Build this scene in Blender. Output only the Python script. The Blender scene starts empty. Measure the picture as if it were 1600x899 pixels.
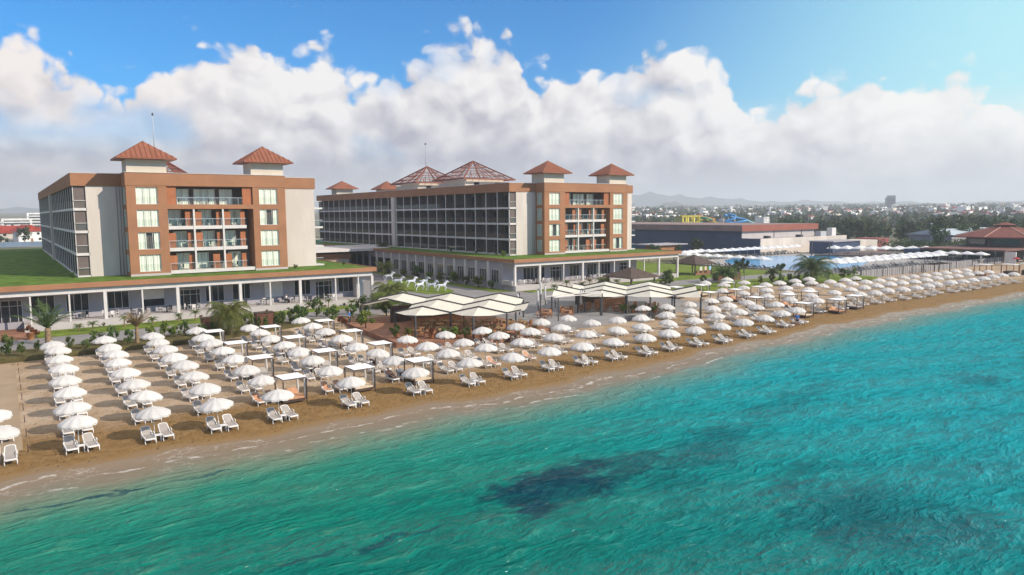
import bpy, bmesh, math, random
from mathutils import Vector, Matrix, Euler
R = math.radians
random.seed(7)
S = bpy.context.scene
C = S.collection

# ------------------------------------------------------------------ camera
cam = bpy.data.cameras.new('camera'); camo = bpy.data.objects.new('camera', cam); C.objects.link(camo)
cam.sensor_width = 36.0; cam.lens = 36.0*1126.58/1600; cam.clip_start = 0.5; cam.clip_end = 40000
yaw, pit, rol = R(35.177), R(5.8785), R(-0.4641)
fw = Vector((math.sin(yaw)*math.cos(pit), math.cos(yaw)*math.cos(pit), -math.sin(pit)))
r0 = Vector((math.cos(yaw), -math.sin(yaw), 0)); u0 = r0.cross(fw)
rr = r0*math.cos(rol)+u0*math.sin(rol); uu = -r0*math.sin(rol)+u0*math.cos(rol)
mw = Matrix(((rr.x, uu.x, -fw.x, 0), (rr.y, uu.y, -fw.y, 0), (rr.z, uu.z, -fw.z, 14.0), (0, 0, 0, 1)))
camo.matrix_world = mw
S.camera = camo

# ------------------------------------------------------------------ exposure, sun, sky
S.view_settings.view_transform = 'Standard'; S.view_settings.look = 'None'
S.view_settings.gamma = 1; S.view_settings.use_curve_mapping = False
S.view_settings.exposure = 0.42
S.cycles.max_bounces = 6; S.cycles.diffuse_bounces = 3; S.cycles.glossy_bounces = 2; S.cycles.transmission_bounces = 3; S.cycles.transparent_max_bounces = 8
S.cycles.adaptive_threshold = 0.02; S.cycles.volume_bounces = 1
SUN_EL, SUN_AZ = R(32.0), R(144.5)          # azimuth clockwise from +Y
sd = Vector((math.sin(SUN_AZ)*math.cos(SUN_EL), math.cos(SUN_AZ)*math.cos(SUN_EL), math.sin(SUN_EL)))
sl = bpy.data.lights.new('sun', 'SUN'); sl.energy = 4.0; sl.angle = R(0.5); sl.color = (1.0, 0.885, 0.745)
so = bpy.data.objects.new('sun', sl); C.objects.link(so); so.rotation_euler = sd.to_track_quat('Z', 'Y').to_euler()
so.location = (0, -50, 60)

def N(nt, t, **kw):
    n = nt.nodes.new(t)
    for k, v in kw.items():
        if hasattr(n, k): setattr(n, k, v)
    return n
def setin(nt, sock, v):
    if isinstance(v, bpy.types.NodeSocket): nt.links.new(v, sock)
    else: sock.default_value = v
def MA(nt, op, a, b=None, c=None, clamp=False):
    n = nt.nodes.new('ShaderNodeMath'); n.operation = op; n.use_clamp = clamp
    for i, v in enumerate((a, b, c)):
        if v is not None: setin(nt, n.inputs[i], v)
    return n.outputs[0]
def MIX(nt, f, a, b, bt='MIX'):
    n = nt.nodes.new('ShaderNodeMix'); n.data_type = 'RGBA'; n.blend_type = bt; n.clamp_factor = True
    setin(nt, n.inputs[0], f)
    for s, v in ((n.inputs[6], a), (n.inputs[7], b)):
        if not isinstance(v, bpy.types.NodeSocket) and len(v) == 3: v = (*v, 1)
        setin(nt, s, v)
    return n.outputs[2]
def SS(nt, v, a, b, lo=0.0, hi=1.0):
    n = nt.nodes.new('ShaderNodeMapRange'); n.interpolation_type = 'SMOOTHSTEP'
    setin(nt, n.inputs[0], v); n.inputs[1].default_value = a; n.inputs[2].default_value = b
    n.inputs[3].default_value = lo; n.inputs[4].default_value = hi
    return n.outputs[0]
def NOISE(nt, vec, scale, detail=4, rough=.55, out=0, dist=0.0):
    n = nt.nodes.new('ShaderNodeTexNoise'); n.inputs['Scale'].default_value = scale
    n.inputs['Detail'].default_value = detail; n.inputs['Roughness'].default_value = rough
    n.inputs['Distortion'].default_value = dist
    if vec is not None: nt.links.new(vec, n.inputs['Vector'])
    return n.outputs[out]
def VM(nt, op, a, b=None):
    n = nt.nodes.new('ShaderNodeVectorMath'); n.operation = op
    setin(nt, n.inputs[0], a)
    if b is not None:
        if op == 'SCALE': setin(nt, n.inputs[3], b)
        else: setin(nt, n.inputs[1], b)
    return n.outputs[0]

W = bpy.data.worlds.new('World'); S.world = W; W.use_nodes = True
def build_sky():
    nt = W.node_tree; nt.nodes.clear()
    out = N(nt, 'ShaderNodeOutputWorld')
    sky = N(nt, 'ShaderNodeTexSky', sky_type='NISHITA'); sky.sun_disc = False
    sky.sun_elevation = SUN_EL; sky.sun_rotation = SUN_AZ
    sky.air_density = 1.0; sky.dust_density = 0.6; sky.ozone_density = 2.2; sky.altitude = 10
    tc = N(nt, 'ShaderNodeTexCoord'); sep = N(nt, 'ShaderNodeSeparateXYZ'); nt.links.new(tc.outputs['Generated'], sep.inputs[0])
    x, y, z = sep.outputs
    az = MA(nt, 'ARCTAN2', x, y); el = MA(nt, 'ARCSINE', z)
    # open sky: deep azure, paler towards the east
    skyc = MIX(nt, 1.0, sky.outputs[0], (0.0, 1.12, 2.0), 'MULTIPLY')
    pale = MA(nt, 'MULTIPLY', SS(nt, MA(nt, 'SUBTRACT', az, MA(nt, 'MULTIPLY', el, .5)), 0.55, 1.20), SS(nt, az, 2.6, 1.6))
    skyc = MIX(nt, MA(nt, 'MULTIPLY', pale, 0.92), skyc, (6.0, 11.5, 12.0))
    bg1 = N(nt, 'ShaderNodeBackground'); nt.links.new(skyc, bg1.inputs[0]); bg1.inputs[1].default_value = 0.060
    # cumulus bank: top line by azimuth
    SIL = [(-0.35, .17), (-0.1, .2), (0.0128, 0.2086), (0.0482, 0.204), (0.0624, 0.1869), (0.1042, 0.1749), (0.1376, 0.1766), (0.1658, 0.1884), (0.2236, 0.196), (0.2772, 0.2277), (0.3073, 0.2084), (0.3635, 0.2237), (0.3994, 0.1994), (0.4244, 0.2025), (0.4795, 0.223), (0.5308, 0.2349), (0.5909, 0.2351), (0.6167, 0.2287), (0.638, 0.1882), (0.6855, 0.1972), (0.7368, 0.1958), (0.7958, 0.2111), (0.8452, 0.218), (0.8736, 0.2163), (0.9101, 0.1907), (0.9347, 0.1469), (0.9653, 0.1591), (1.0605, 0.1641), (1.1479, 0.1602), (1.1853, 0.1598), (1.2229, 0.1249), (1.6, .16)]
    a0, a1 = -0.35, 1.6
    def n2(vec, scale, detail, rough=.55, out=0):
        n = nt.nodes.new('ShaderNodeTexNoise'); n.noise_dimensions = '2D'
        n.inputs['Scale'].default_value = scale; n.inputs['Detail'].default_value = detail; n.inputs['Roughness'].default_value = rough
        nt.links.new(vec, n.inputs['Vector']); return n.outputs[out]
    cmb = N(nt, 'ShaderNodeCombineXYZ'); nt.links.new(MA(nt, 'ADD', az, SKY_SEED), cmb.inputs[0]); nt.links.new(MA(nt, 'MULTIPLY', el, 1.2), cmb.inputs[1])
    P = cmb.outputs[0]
    wv = VM(nt, 'SUBTRACT', n2(P, 8.0, 3, .6, 1), (.5, .5, .5))
    P2 = VM(nt, 'ADD', P, VM(nt, 'SCALE', wv, 0.045))
    cr = N(nt, 'ShaderNodeValToRGB'); e = cr.color_ramp.elements
    while len(e) < len(SIL): e.new(0.5)
    for i, (a, v) in enumerate(SIL):
        e[i].position = (a-a0)/(a1-a0); c = v*3.2; e[i].color = (c, c, c, 1)
    sw = N(nt, 'ShaderNodeSeparateXYZ'); nt.links.new(wv, sw.inputs[0])
    azw = MA(nt, 'ADD', az, MA(nt, 'MULTIPLY', sw.outputs[0], .05))
    nt.links.new(MA(nt, 'DIVIDE', MA(nt, 'SUBTRACT', azw, a0), a1-a0), cr.inputs[0])
    sp = N(nt, 'ShaderNodeSeparateColor'); nt.links.new(cr.outputs[0], sp.inputs[0])
    top = MA(nt, 'DIVIDE', sp.outputs[0], 3.2)
    def dens(vec, det):
        n = n2(vec, 7.5, det, .57)
        v = N(nt, 'ShaderNodeTexVoronoi', feature='F1', voronoi_dimensions='2D'); v.inputs['Scale'].default_value = 20
        v.inputs['Detail'].default_value = 1.5; v.inputs['Roughness'].default_value = .6
        nt.links.new(vec, v.inputs['Vector'])
        return MA(nt, 'ADD', n, MA(nt, 'MULTIPLY', MA(nt, 'SUBTRACT', 0.45, v.outputs['Distance']), 0.36))
    d0 = dens(P2, 7)
    d1 = dens(VM(nt, 'ADD', P2, (0.014, 0.024, 0.0)), 3)
    big = n2(P, 4.6, 3, .55)
    gap = MA(nt, 'SUBTRACT', top, el)
    D = MA(nt, 'ADD', MA(nt, 'MULTIPLY', MA(nt, 'ADD', gap, .006), 24.0), MA(nt, 'MULTIPLY', MA(nt, 'SUBTRACT', d0, .50), 2.8))
    alpha = SS(nt, D, 0.0, 0.50)
    hole = MA(nt, 'MULTIPLY', SS(nt, MA(nt, 'ADD', big, MA(nt, 'MULTIPLY', MA(nt, 'SUBTRACT', d0, .5), .10)), .45, .27), SS(nt, el, .05, .10))
    alpha = MA(nt, 'MULTIPLY', alpha, MA(nt, 'SUBTRACT', 1.0, MA(nt, 'MULTIPLY', hole, .45)))
    wn = n2(VM(nt, 'MULTIPLY', P2, (1.0, 1.6, 1.0)), 11.0, 5, .62)
    wm = MA(nt, 'MULTIPLY', SS(nt, wn, .63, .82), SS(nt, gap, -.075, -.02))
    alpha = MA(nt, 'MAXIMUM', alpha, MA(nt, 'MULTIPLY', wm, .5))
    # cloud brightness: billows lit from the upper right, greyer towards the base
    rel = MA(nt, 'MULTIPLY', MA(nt, 'SUBTRACT', d0, d1), 1.9)
    lowc = n2(P2, 6.5, 4, .6)
    hgt = SS(nt, MA(nt, 'DIVIDE', el, top), .12, .80)
    b = MA(nt, 'ADD', MA(nt, 'ADD', MA(nt, 'MULTIPLY', hgt, .80), MA(nt, 'MULTIPLY', rel, .62)), MA(nt, 'MULTIPLY', MA(nt, 'SUBTRACT', lowc, .5), 1.75))
    b = MA(nt, 'ADD', b, .06, clamp=True)
    ccol = MIX(nt, b, (0.42, 0.41, 0.485), (.97, 0.94, 0.92))
    warm = SS(nt, az, 0.36, 0.0)
    ccol = MIX(nt, MA(nt, 'MULTIPLY', warm, .6), ccol, MIX(nt, b, (0.50, .44, .455), (1.0, .88, .81)))
    gl = MA(nt, 'MULTIPLY', SS(nt, az, .80, 1.30), MA(nt, 'MULTIPLY', SS(nt, el, -.02, .12), SS(nt, az, 2.4, 1.5)))
    ccol = MIX(nt, MA(nt, 'MULTIPLY', gl, .75), ccol, (1.0, 1.0, .95))
    murk = SS(nt, el, 0.085, 0.010)
    mcol = MIX(nt, SS(nt, az, 0.0, 1.2), (.48, .44, .455), (.58, .575, .585))
    ccol = MIX(nt, MA(nt, 'MULTIPLY', murk, .62), ccol, mcol)
    alpha = MA(nt, 'MAXIMUM', alpha, SS(nt, el, 0.15, 0.06, 0, .95))
    fill_veil = SS(nt, el, .42, .75, 0, .85)   # unseen pale cloud added high overhead to neutralise the ambient light
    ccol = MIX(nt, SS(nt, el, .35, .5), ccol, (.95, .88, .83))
    alpha = MA(nt, 'MAXIMUM', alpha, fill_veil)
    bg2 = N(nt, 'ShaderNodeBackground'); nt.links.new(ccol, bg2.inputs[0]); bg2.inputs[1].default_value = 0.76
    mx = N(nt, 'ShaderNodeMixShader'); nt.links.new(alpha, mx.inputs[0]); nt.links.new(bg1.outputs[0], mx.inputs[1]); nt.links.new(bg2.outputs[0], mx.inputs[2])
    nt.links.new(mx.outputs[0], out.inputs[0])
    W.cycles.sampling_method = 'MANUAL'; W.cycles.sample_map_resolution = 256
SKY_SEED = 4.4
build_sky()

# ------------------------------------------------------------------ helpers
ORD = ['first', 'second', 'third', 'fourth', 'fifth', 'sixth', 'seventh', 'eighth', 'ninth', 'tenth', 'eleventh', 'twelfth', 'thirteenth', 'fourteenth', 'fifteenth', 'sixteenth', 'seventeenth', 'eighteenth', 'nineteenth', 'twentieth', 'twenty-first', 'twenty-second', 'twenty-third', 'twenty-fourth', 'twenty-fifth', 'twenty-sixth', 'twenty-seventh', 'twenty-eighth', 'twenty-ninth', 'thirtieth']

class MB:
    def __init__(s): s.v = []; s.f = []; s.m = []; s.sm = []
    def add(s, vs, fs, m=0, smooth=False):
        o = len(s.v); s.v += [tuple(v) for v in vs]
        for f in fs: s.f.append(tuple(i+o for i in f)); s.m.append(m); s.sm.append(smooth)
        return s
    def box(s, x0, y0, z0, x1, y1, z1, m=0):
        v = [(x0, y0, z0), (x1, y0, z0), (x1, y1, z0), (x0, y1, z0), (x0, y0, z1), (x1, y0, z1), (x1, y1, z1), (x0, y1, z1)]
        return s.add(v, [(0, 3, 2, 1), (4, 5, 6, 7), (0, 1, 5, 4), (1, 2, 6, 5), (2, 3, 7, 6), (3, 0, 4, 7)], m)
    def quad(s, a, b, c, d, m=0): return s.add([a, b, c, d], [(0, 1, 2, 3)], m)
    def bar(s, a, b, w, h=None, m=0):
        a = Vector(a); b = Vector(b); d = (b-a)
        if d.length < 1e-6: return s
        d.normalize(); h = h or w
        up = Vector((0, 0, 1)) if abs(d.z) < .95 else Vector((0, 1, 0))
        x = d.cross(up).normalized()*w/2; y = x.cross(d).normalized()*h/2
        v = [a-x-y, a+x-y, a+x+y, a-x+y, b-x-y, b+x-y, b+x+y, b-x+y]
        return s.add(v, [(0, 3, 2, 1), (4, 5, 6, 7), (0, 1, 5, 4), (1, 2, 6, 5), (2, 3, 7, 6), (3, 0, 4, 7)], m)
    def tube(s, pts, rad, n=8, m=0, caps=True, smooth=True):
        pts = [Vector(p) for p in pts]; rad = rad if isinstance(rad, (list, tuple)) else [rad]*len(pts)
        vs = []
        for i, p in enumerate(pts):
            d = (pts[min(i+1, len(pts)-1)]-pts[max(i-1, 0)]).normalized()
            up = Vector((0, 0, 1)) if abs(d.z) < .9 else Vector((1, 0, 0))
            x = d.cross(up).normalized(); y = x.cross(d)
            for k in range(n):
                a = 2*math.pi*k/n; vs.append(p+(x*math.cos(a)+y*math.sin(a))*rad[i])
        fs = []
        for i in range(len(pts)-1):
            for k in range(n):
                fs.append((i*n+k, i*n+(k+1) % n, (i+1)*n+(k+1) % n, (i+1)*n+k))
        if caps: fs += [tuple(range(n))[::-1], tuple(range((len(pts)-1)*n, len(pts)*n))]
        return s.add(vs, fs, m, smooth)
    def lathe(s, prof, n=16, m=0, smooth=True, cx=0, cy=0):
        vs = []; fs = []
        for r, z in prof:
            for k in range(n):
                a = 2*math.pi*k/n; vs.append((cx+r*math.cos(a), cy+r*math.sin(a), z))
        for i in range(len(prof)-1):
            for k in range(n): fs.append((i*n+k, i*n+(k+1) % n, (i+1)*n+(k+1) % n, (i+1)*n+k))
        return s.add(vs, fs, m, smooth)
    def hip(s, x0, y0, x1, y1, z0, z1, th=.18, m=0, ridge=0):
        cx, cy = (x0+x1)/2, (y0+y1)/2
        s.box(x0, y0, z0-th, x1, y1, z0, m)
        if ridge: v = [(x0, y0, z0+.003), (x1, y0, z0+.003), (x1, y1, z0+.003), (x0, y1, z0+.003), (cx-ridge, cy, z1), (cx+ridge, cy, z1)]; f = [(0, 1, 5, 4), (1, 2, 5), (2, 3, 4, 5), (3, 0, 4)]
        else: v = [(x0, y0, z0+.003), (x1, y0, z0+.003), (x1, y1, z0+.003), (x0, y1, z0+.003), (cx, cy, z1)]; f = [(0, 1, 4), (1, 2, 4), (2, 3, 4), (3, 0, 4)]
        return s.add(v, f, m)
    def mesh(s, name, mats, org=(0, 0, 0)):
        me = bpy.data.meshes.new(name); ox, oy, oz = org
        me.from_pydata([(x-ox, y-oy, z-oz) for x, y, z in s.v], [], s.f)
        mats = mats if isinstance(mats, (list, tuple)) else [mats]
        for a in mats: me.materials.append(a)
        me.polygons.foreach_set('material_index', s.m); me.polygons.foreach_set('use_smooth', s.sm); me.update()
        return me
    def build(s, name, mats, parent=None, loc=None):
        if parent is not None: org = parent['_o'] if '_o' in parent.keys() else (0, 0, 0)
        else: org = loc or (0, 0, 0)
        o = bpy.data.objects.new(name, s.mesh(name, mats, org)); C.objects.link(o)
        if parent is not None: o.parent = parent; o['_o'] = org
        else: o.location = org; o['_o'] = org
        return o
def obj(name, me, parent=None, loc=(0, 0, 0), rz=0, sc=1):
    o = bpy.data.objects.new(name, me); C.objects.link(o); o.parent = parent; o.location = loc; o.rotation_euler = (0, 0, rz)
    o.scale = (sc, sc, sc) if not isinstance(sc, tuple) else sc
    return o
def tag(o, label=None, cat=None, group=None, kind=None):
    if label: o['label'] = label
    if cat: o['category'] = cat
    if group: o['group'] = group
    if kind: o['kind'] = kind
    return o
def thing(name, label, cat, loc=(0, 0, 0), group=None, rz=0, world=False, sc=1):
    """an Empty at the thing's base; world=True: children meshes are given in world coordinates"""
    o = bpy.data.objects.new(name, None); C.objects.link(o); o.location = loc; o.rotation_euler = (0, 0, rz); o.empty_display_size = .3
    o.scale = (sc, sc, sc)
    if world: o['_o'] = tuple(loc)
    return tag(o, label, cat, group)

# ------------------------------------------------------------------ materials
def mat(name, col, rough=.65, var=.10, scale=1.5, bump=0.0, bscale=20, spec=.35, rnd=0.0, detail=5, metal=0.0, streak=None):
    m = bpy.data.materials.new(name); m.use_nodes = True; nt = m.node_tree; p = nt.nodes['Principled BSDF']
    g = N(nt, 'ShaderNodeNewGeometry'); pos = g.outputs['Position']
    if streak: pos = VM(nt, 'MULTIPLY', pos, streak)
    n = NOISE(nt, pos, scale, detail, .6)
    a = tuple(max(0, c*(1-var)) for c in col); b = tuple(min(1, c*(1+var)) for c in col)
    c = MIX(nt, SS(nt, n, .3, .7), a, b)
    if rnd:
        oi = N(nt, 'ShaderNodeObjectInfo'); k = MA(nt, 'MULTIPLY_ADD', oi.outputs['Random'], 2*rnd, 1-rnd)
        hs = N(nt, 'ShaderNodeHueSaturation'); nt.links.new(k, hs.inputs['Value']); nt.links.new(c, hs.inputs['Color']); c = hs.outputs[0]
    nt.links.new(c, p.inputs['Base Color'])
    p.inputs['Roughness'].default_value = rough; p.inputs['Specular IOR Level'].default_value = spec; p.inputs['Metallic'].default_value = metal
    if bump:
        bn = N(nt, 'ShaderNodeBump'); bn.inputs['Strength'].default_value = bump; bn.inputs['Distance'].default_value = .05
        nt.links.new(NOISE(nt, g.outputs['Position'], bscale, 4, .6), bn.inputs['Height']); nt.links.new(bn.outputs[0], p.inputs['Normal'])
    return m
def fabric(name, col, trans=.3, var=.05, rnd=.07):
    m = mat(name, col, .85, var, 2.0, spec=.1, rnd=rnd); nt = m.node_tree; p = nt.nodes['Principled BSDF']; out = nt.nodes['Material Output']
    t = N(nt, 'ShaderNodeBsdfTranslucent'); t.inputs[0].default_value = (*[min(1, c*1.0) for c in col], 1)
    mx = N(nt, 'ShaderNodeMixShader'); mx.inputs[0].default_value = trans
    nt.links.new(p.outputs[0], mx.inputs[1]); nt.links.new(t.outputs[0], mx.inputs[2]); nt.links.new(mx.outputs[0], out.inputs[0])
    return m
def leafmat(name, ca, cb, trans=.25, scale=1.2, rnd=.25):
    m = bpy.data.materials.new(name); m.use_nodes = True; nt = m.node_tree; p = nt.nodes['Principled BSDF']; out = nt.nodes['Material Output']
    g = N(nt, 'ShaderNodeNewGeometry'); n = NOISE(nt, g.outputs['Position'], scale, 3, .6)
    c = MIX(nt, SS(nt, n, .3, .7), ca, cb)
    oi = N(nt, 'ShaderNodeObjectInfo'); k = MA(nt, 'MULTIPLY_ADD', oi.outputs['Random'], 2*rnd, 1-rnd)
    hs = N(nt, 'ShaderNodeHueSaturation'); nt.links.new(k, hs.inputs['Value']); nt.links.new(c, hs.inputs['Color'])
    hh = MA(nt, 'MULTIPLY_ADD', oi.outputs['Random'], .05, .475); nt.links.new(hh, hs.inputs['Hue'])
    nt.links.new(hs.outputs[0], p.inputs['Base Color']); p.inputs['Roughness'].default_value = .55; p.inputs['Specular IOR Level'].default_value = .25
    t = N(nt, 'ShaderNodeBsdfTranslucent'); nt.links.new(hs.outputs[0], t.inputs[0])
    mx = N(nt, 'ShaderNodeMixShader'); mx.inputs[0].default_value = trans
    nt.links.new(p.outputs[0], mx.inputs[1]); nt.links.new(t.outputs[0], mx.inputs[2]); nt.links.new(mx.outputs[0], out.inputs[0])
    return m
def glassmat(name, tint=(.75, .85, .85), tr=.6, rough=.03):
    m = bpy.data.materials.new(name); m.use_nodes = True; nt = m.node_tree; nt.nodes.remove(nt.nodes['Principled BSDF']); out = nt.nodes['Material Output']
    t = N(nt, 'ShaderNodeBsdfTransparent'); t.inputs[0].default_value = (*tint, 1)
    g = N(nt, 'ShaderNodeBsdfGlossy'); g.inputs['Roughness'].default_value = rough; g.inputs[0].default_value = (.85, .9, .9, 1)
    mx = N(nt, 'ShaderNodeMixShader'); mx.inputs[0].default_value = 1-tr
    nt.links.new(t.outputs[0], mx.inputs[1]); nt.links.new(g.outputs[0], mx.inputs[2]); nt.links.new(mx.outputs[0], out.inputs[0])
    return m
def stripes(m, axis, per, dark=.75, width=.12):
    """thin darker seams repeated along an axis (standing seams, planks, corrugation)"""
    nt = m.node_tree; p = nt.nodes['Principled BSDF']; g = N(nt, 'ShaderNodeNewGeometry'); sp = N(nt, 'ShaderNodeSeparateXYZ'); nt.links.new(g.outputs['Position'], sp.inputs[0])
    k = MA(nt, 'FRACT', MA(nt, 'DIVIDE', sp.outputs[axis], per)); s = MA(nt, 'LESS_THAN', k, width)
    src = p.inputs['Base Color'].links[0].from_socket
    nt.links.new(MIX(nt, MA(nt, 'MULTIPLY', s, 1-dark), src, (.02, .015, .01)), p.inputs['Base Color'])
    return m
T = {}
T['terra'] = mat('terracotta_render', (.335, .162, .086), .8, .09, .35, .15, 6, spec=.2)
T['terra2'] = mat('terracotta_panel', (.37, .135, .06), .7, .10, .8, 0, spec=.25); stripes(T['terra2'], 0, .55, .75, .06)
T['white'] = mat('white_render', (.60, .535, .475), .85, .10, .30, .1, 5, spec=.2, streak=(1, 1, .25))
T['trim'] = mat('white_trim', (.62, .585, .555), .6, .06, .8)
T['beige'] = mat('beige_wall', (.47, .43, .41), .85, .06, .4, spec=.2)
T['grey'] = mat('grey_wall', (.36, .34, .36), .8, .06, .4, spec=.2)
T['dgrey'] = mat('dark_grey_metal', (.06, .058, .062), .5, .15, 2)
T['recess'] = mat('brown_recess_wall', (.15, .115, .105), .8, .10, .5)
T['glass'] = mat('dark_window_glass', (.022, .028, .034), .06, .3, .5, spec=.6)
T['pane'] = glassmat('clear_pane', (.96, .98, .96), .93)
T['rail'] = glassmat('railing_glass', (.96, .97, .95), .94)
T['curtain'] = mat('pale_curtain', (.86, .87, .76), .9, .12, 1.0, streak=(5, 5, .05), spec=.05)
T['curtain2'] = mat('teal_curtain', (.30, .38, .36), .9, .25, 1.0, streak=(4, 4, .05), spec=.05)
T['tile'] = stripes(mat('clay_tile', (.36, .115, .05), .6, .16, 1.2, .2, 8), 0, .5, .55, .15)
T['tile2'] = mat('red_tile', (.17, .047, .032), .7, .16, .6, .2, 6)
T['rust'] = mat('rust_frame', (.22, .065, .04), .6, .15, 2)
T['lattglass'] = glassmat('pale_roof_glass', (.93, .91, .90), .93, .3)
T['lawn'] = mat('lawn', (.135, .185, .028), .9, .28, .5, .5, 12, spec=.1)
T['rooflawn'] = mat('roof_lawn_turf', (.095, .160, .024), .9, .34, .55, .4, 10, spec=.1)
T['path'] = mat('pale_paving', (.235, .225, .225), .85, .10, .25, .1, 3, spec=.2)
T['deck'] = mat('pool_deck', (.36, .335, .32), .8, .08, .3, spec=.2)
T['brown'] = mat('dark_brown_wood', (.065, .04, .03), .6, .25, 2)
T['wood'] = mat('orange_wood', (.33, .15, .07), .6, .20, 2, rnd=.15)
T['terrfloor'] = mat('terracotta_floor', (.27, .135, .085), .8, .18, .8, spec=.2)
T['wicker'] = mat('wicker', (.26, .17, .08), .8, .25, 6, rnd=.2)
T['umb'] = fabric('white_canopy_cloth', (.72, .705, .69), .30)
T['fringe'] = fabric('white_fringe_cloth', (.72, .70, .66), .35)
T['shade'] = fabric('cream_sail_cloth', (.88, .85, .74), .34, .04, 0)
T['roofcloth'] = fabric('bright_roof_cloth', (.93, .92, .92), .15)
T['poolumb'] = fabric('cool_white_cloth', (.86, .87, .88), .3)
T['pole'] = mat('white_pole', (.70, .68, .64), .5, .05, 3)
T['plastic'] = mat('white_plastic', (.74, .72, .70), .45, .04, 3, rnd=.04)
T['sling'] = mat('taupe_sling', (.36, .325, .30), .9, .06, 6, rnd=.08, spec=.1)
T['peach'] = mat('peach_cushion', (.50, .27, .16), .9, .10, 4, rnd=.10, spec=.1)
T['cream'] = mat('cream_cushion', (.60, .48, .34), .9, .10, 4, rnd=.10, spec=.1)
T['dsling'] = mat('dark_sling', (.035, .04, .055), .8, .2, 4)
T['navy'] = mat('navy_wall', (.050, .070, .125), .6, .12, .2, spec=.2)
T['bluefence'] = mat('blue_fence', (.16, .22, .30), .7, .08, .3)
T['trunk'] = mat('trunk_bark', (.17, .115, .075), .9, .35, 4, .5, 10, spec=.1)
T['ptrunk'] = mat('palm_trunk_bark', (.24, .165, .10), .9, .35, 5, .6, 12, spec=.1)
T['frond'] = leafmat('palm_frond', (.045, .085, .022), (.11, .14, .04), .25, 1.5)
T['frondy'] = leafmat('yellow_palm_frond', (.15, .16, .03), (.30, .27, .06), .3, 1.5, .1)
T['frondg'] = leafmat('fluffy_palm_frond', (.09, .13, .025), (.17, .20, .045), .3, 1.5, .1)
T['frondo'] = leafmat('dry_palm_frond', (.17, .13, .05), (.30, .19, .08), .3, 1.5, .1)
T['leaf'] = leafmat('shrub_leaf', (.045, .088, .018), (.12, .155, .035), .25, 1.0)
T['leafb'] = leafmat('bright_leaf', (.085, .145, .018), (.19, .225, .035), .3, 1.0)
T['leafd'] = leafmat('dark_tree_leaf', (.026, .052, .018), (.085, .108, .036), .2, .25, .40)
T['leafr'] = leafmat('red_leaf', (.13, .03, .02), (.22, .08, .03), .25, 1.2)
T['pot'] = mat('terracotta_pot', (.42, .17, .06), .8, .1, 4, rnd=.1)
T['statue'] = mat('white_statue_paint', (.60, .63, .70), .5, .22, 3)
T['towny'] = mat('cream_house_render', (.62, .56, .48), .9, .10, .2, rnd=.15, spec=.1)
T['townw'] = mat('white_house_render', (.76, .74, .71), .9, .10, .2, rnd=.12, spec=.1)
T['towng'] = mat('grey_house_render', (.20, .21, .24), .9, .12, .2, rnd=.2, spec=.1)
T['redroof'] = mat('red_house_roof', (.33, .05, .035), .8, .2, .5, rnd=.15, spec=.1)
T['yellow'] = mat('yellow_paint', (.75, .62, .08), .5, .05, 1)
T['green'] = mat('green_slide', (.03, .22, .12), .4, .08, 1)
T['blue'] = mat('blue_slide', (.03, .22, .50), .4, .08, 1)
T['cyan'] = mat('pale_blue_slide', (.30, .55, .65), .4, .08, 1)
T['orange'] = mat('orange_slide', (.6, .2, .03), .4, .08, 1)
T['skin'] = mat('skin', (.45, .25, .17), .6, .05, 3)
T['hair'] = mat('dark_hair', (.03, .02, .015), .6, .2, 10)
T['wshirt'] = mat('white_shirt', (.75, .74, .72), .9, .05, 5)
T['bshirt'] = mat('blue_shirt', (.05, .16, .45), .9, .08, 5)
T['dcloth'] = mat('dark_trousers', (.03, .03, .04), .9, .1, 5)
T['red'] = mat('red_awning', (.45, .03, .04), .8, .1, 2)
T['antenna'] = mat('galvanised_metal', (.45, .46, .48), .4, .1, 4)

# ------------------------------------------------------------------ ground, beach, sea
def lerp(pts, x):
    if x <= pts[0][0]: return pts[0][1]
    for (a, b), (c, d) in zip(pts, pts[1:]):
        if x <= c:
            t = (x-a)/(c-a); t = t*t*(3-2*t); return b+(d-b)*t
    return pts[-1][1]
SH = [(-80, 46.5), (-1, 47.6), (12.9, 47.8), (25, 47.4), (40, 47.0), (48, 47.6), (62, 49.2), (72, 49.9), (92, 51.3), (113, 51.7), (140, 51.2), (300, 50.5), (1500, 30)]
def shore(x):
    return lerp(SH, x)+.30*math.sin(x*.31+.4)+.22*math.sin(x*.73+1.3)+.10*math.sin(x*1.7)
WZ = -1.0
def sandz(x, y):
    s = lerp(SH, x); d = y-s
    if d < 0: return WZ+d*.11
    z = -.6+(-.42)*math.exp(-(d/1.7)**1.4)+.02*math.sin(x*.9+y*.7)*math.exp(-d/6)
    if y > 84:
        t = min(1, (y-84)/8.5); t = t*t*(3-2*t); z = z+(0.03-z)*t
    return z
def axis(*segs):
    out = []
    for a, b, st in segs:
        n = max(1, round((b-a)/st)); out += [a+(b-a)*i/n for i in range(n)]
    out.append(segs[-1][1]); return out
def grid(name, xs, ys, zf, m, xyf=None):
    vs = []; fs = []; nx = len(xs)
    for j, y in enumerate(ys):
        for i, x in enumerate(xs):
            X, Y = xyf(x, y) if xyf else (x, y); vs.append((X, Y, zf(X, Y)))
    for j in range(len(ys)-1):
        for i in range(nx-1): fs.append((j*nx+i, j*nx+i+1, (j+1)*nx+i+1, (j+1)*nx+i))
    me = bpy.data.meshes.new(name); me.from_pydata(vs, [], fs); me.materials.append(m); me.polygons.foreach_set('use_smooth', [True]*len(fs)); me.update()
    o = bpy.data.objects.new(name, me); C.objects.link(o); tag(o, kind='structure'); return o

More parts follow.
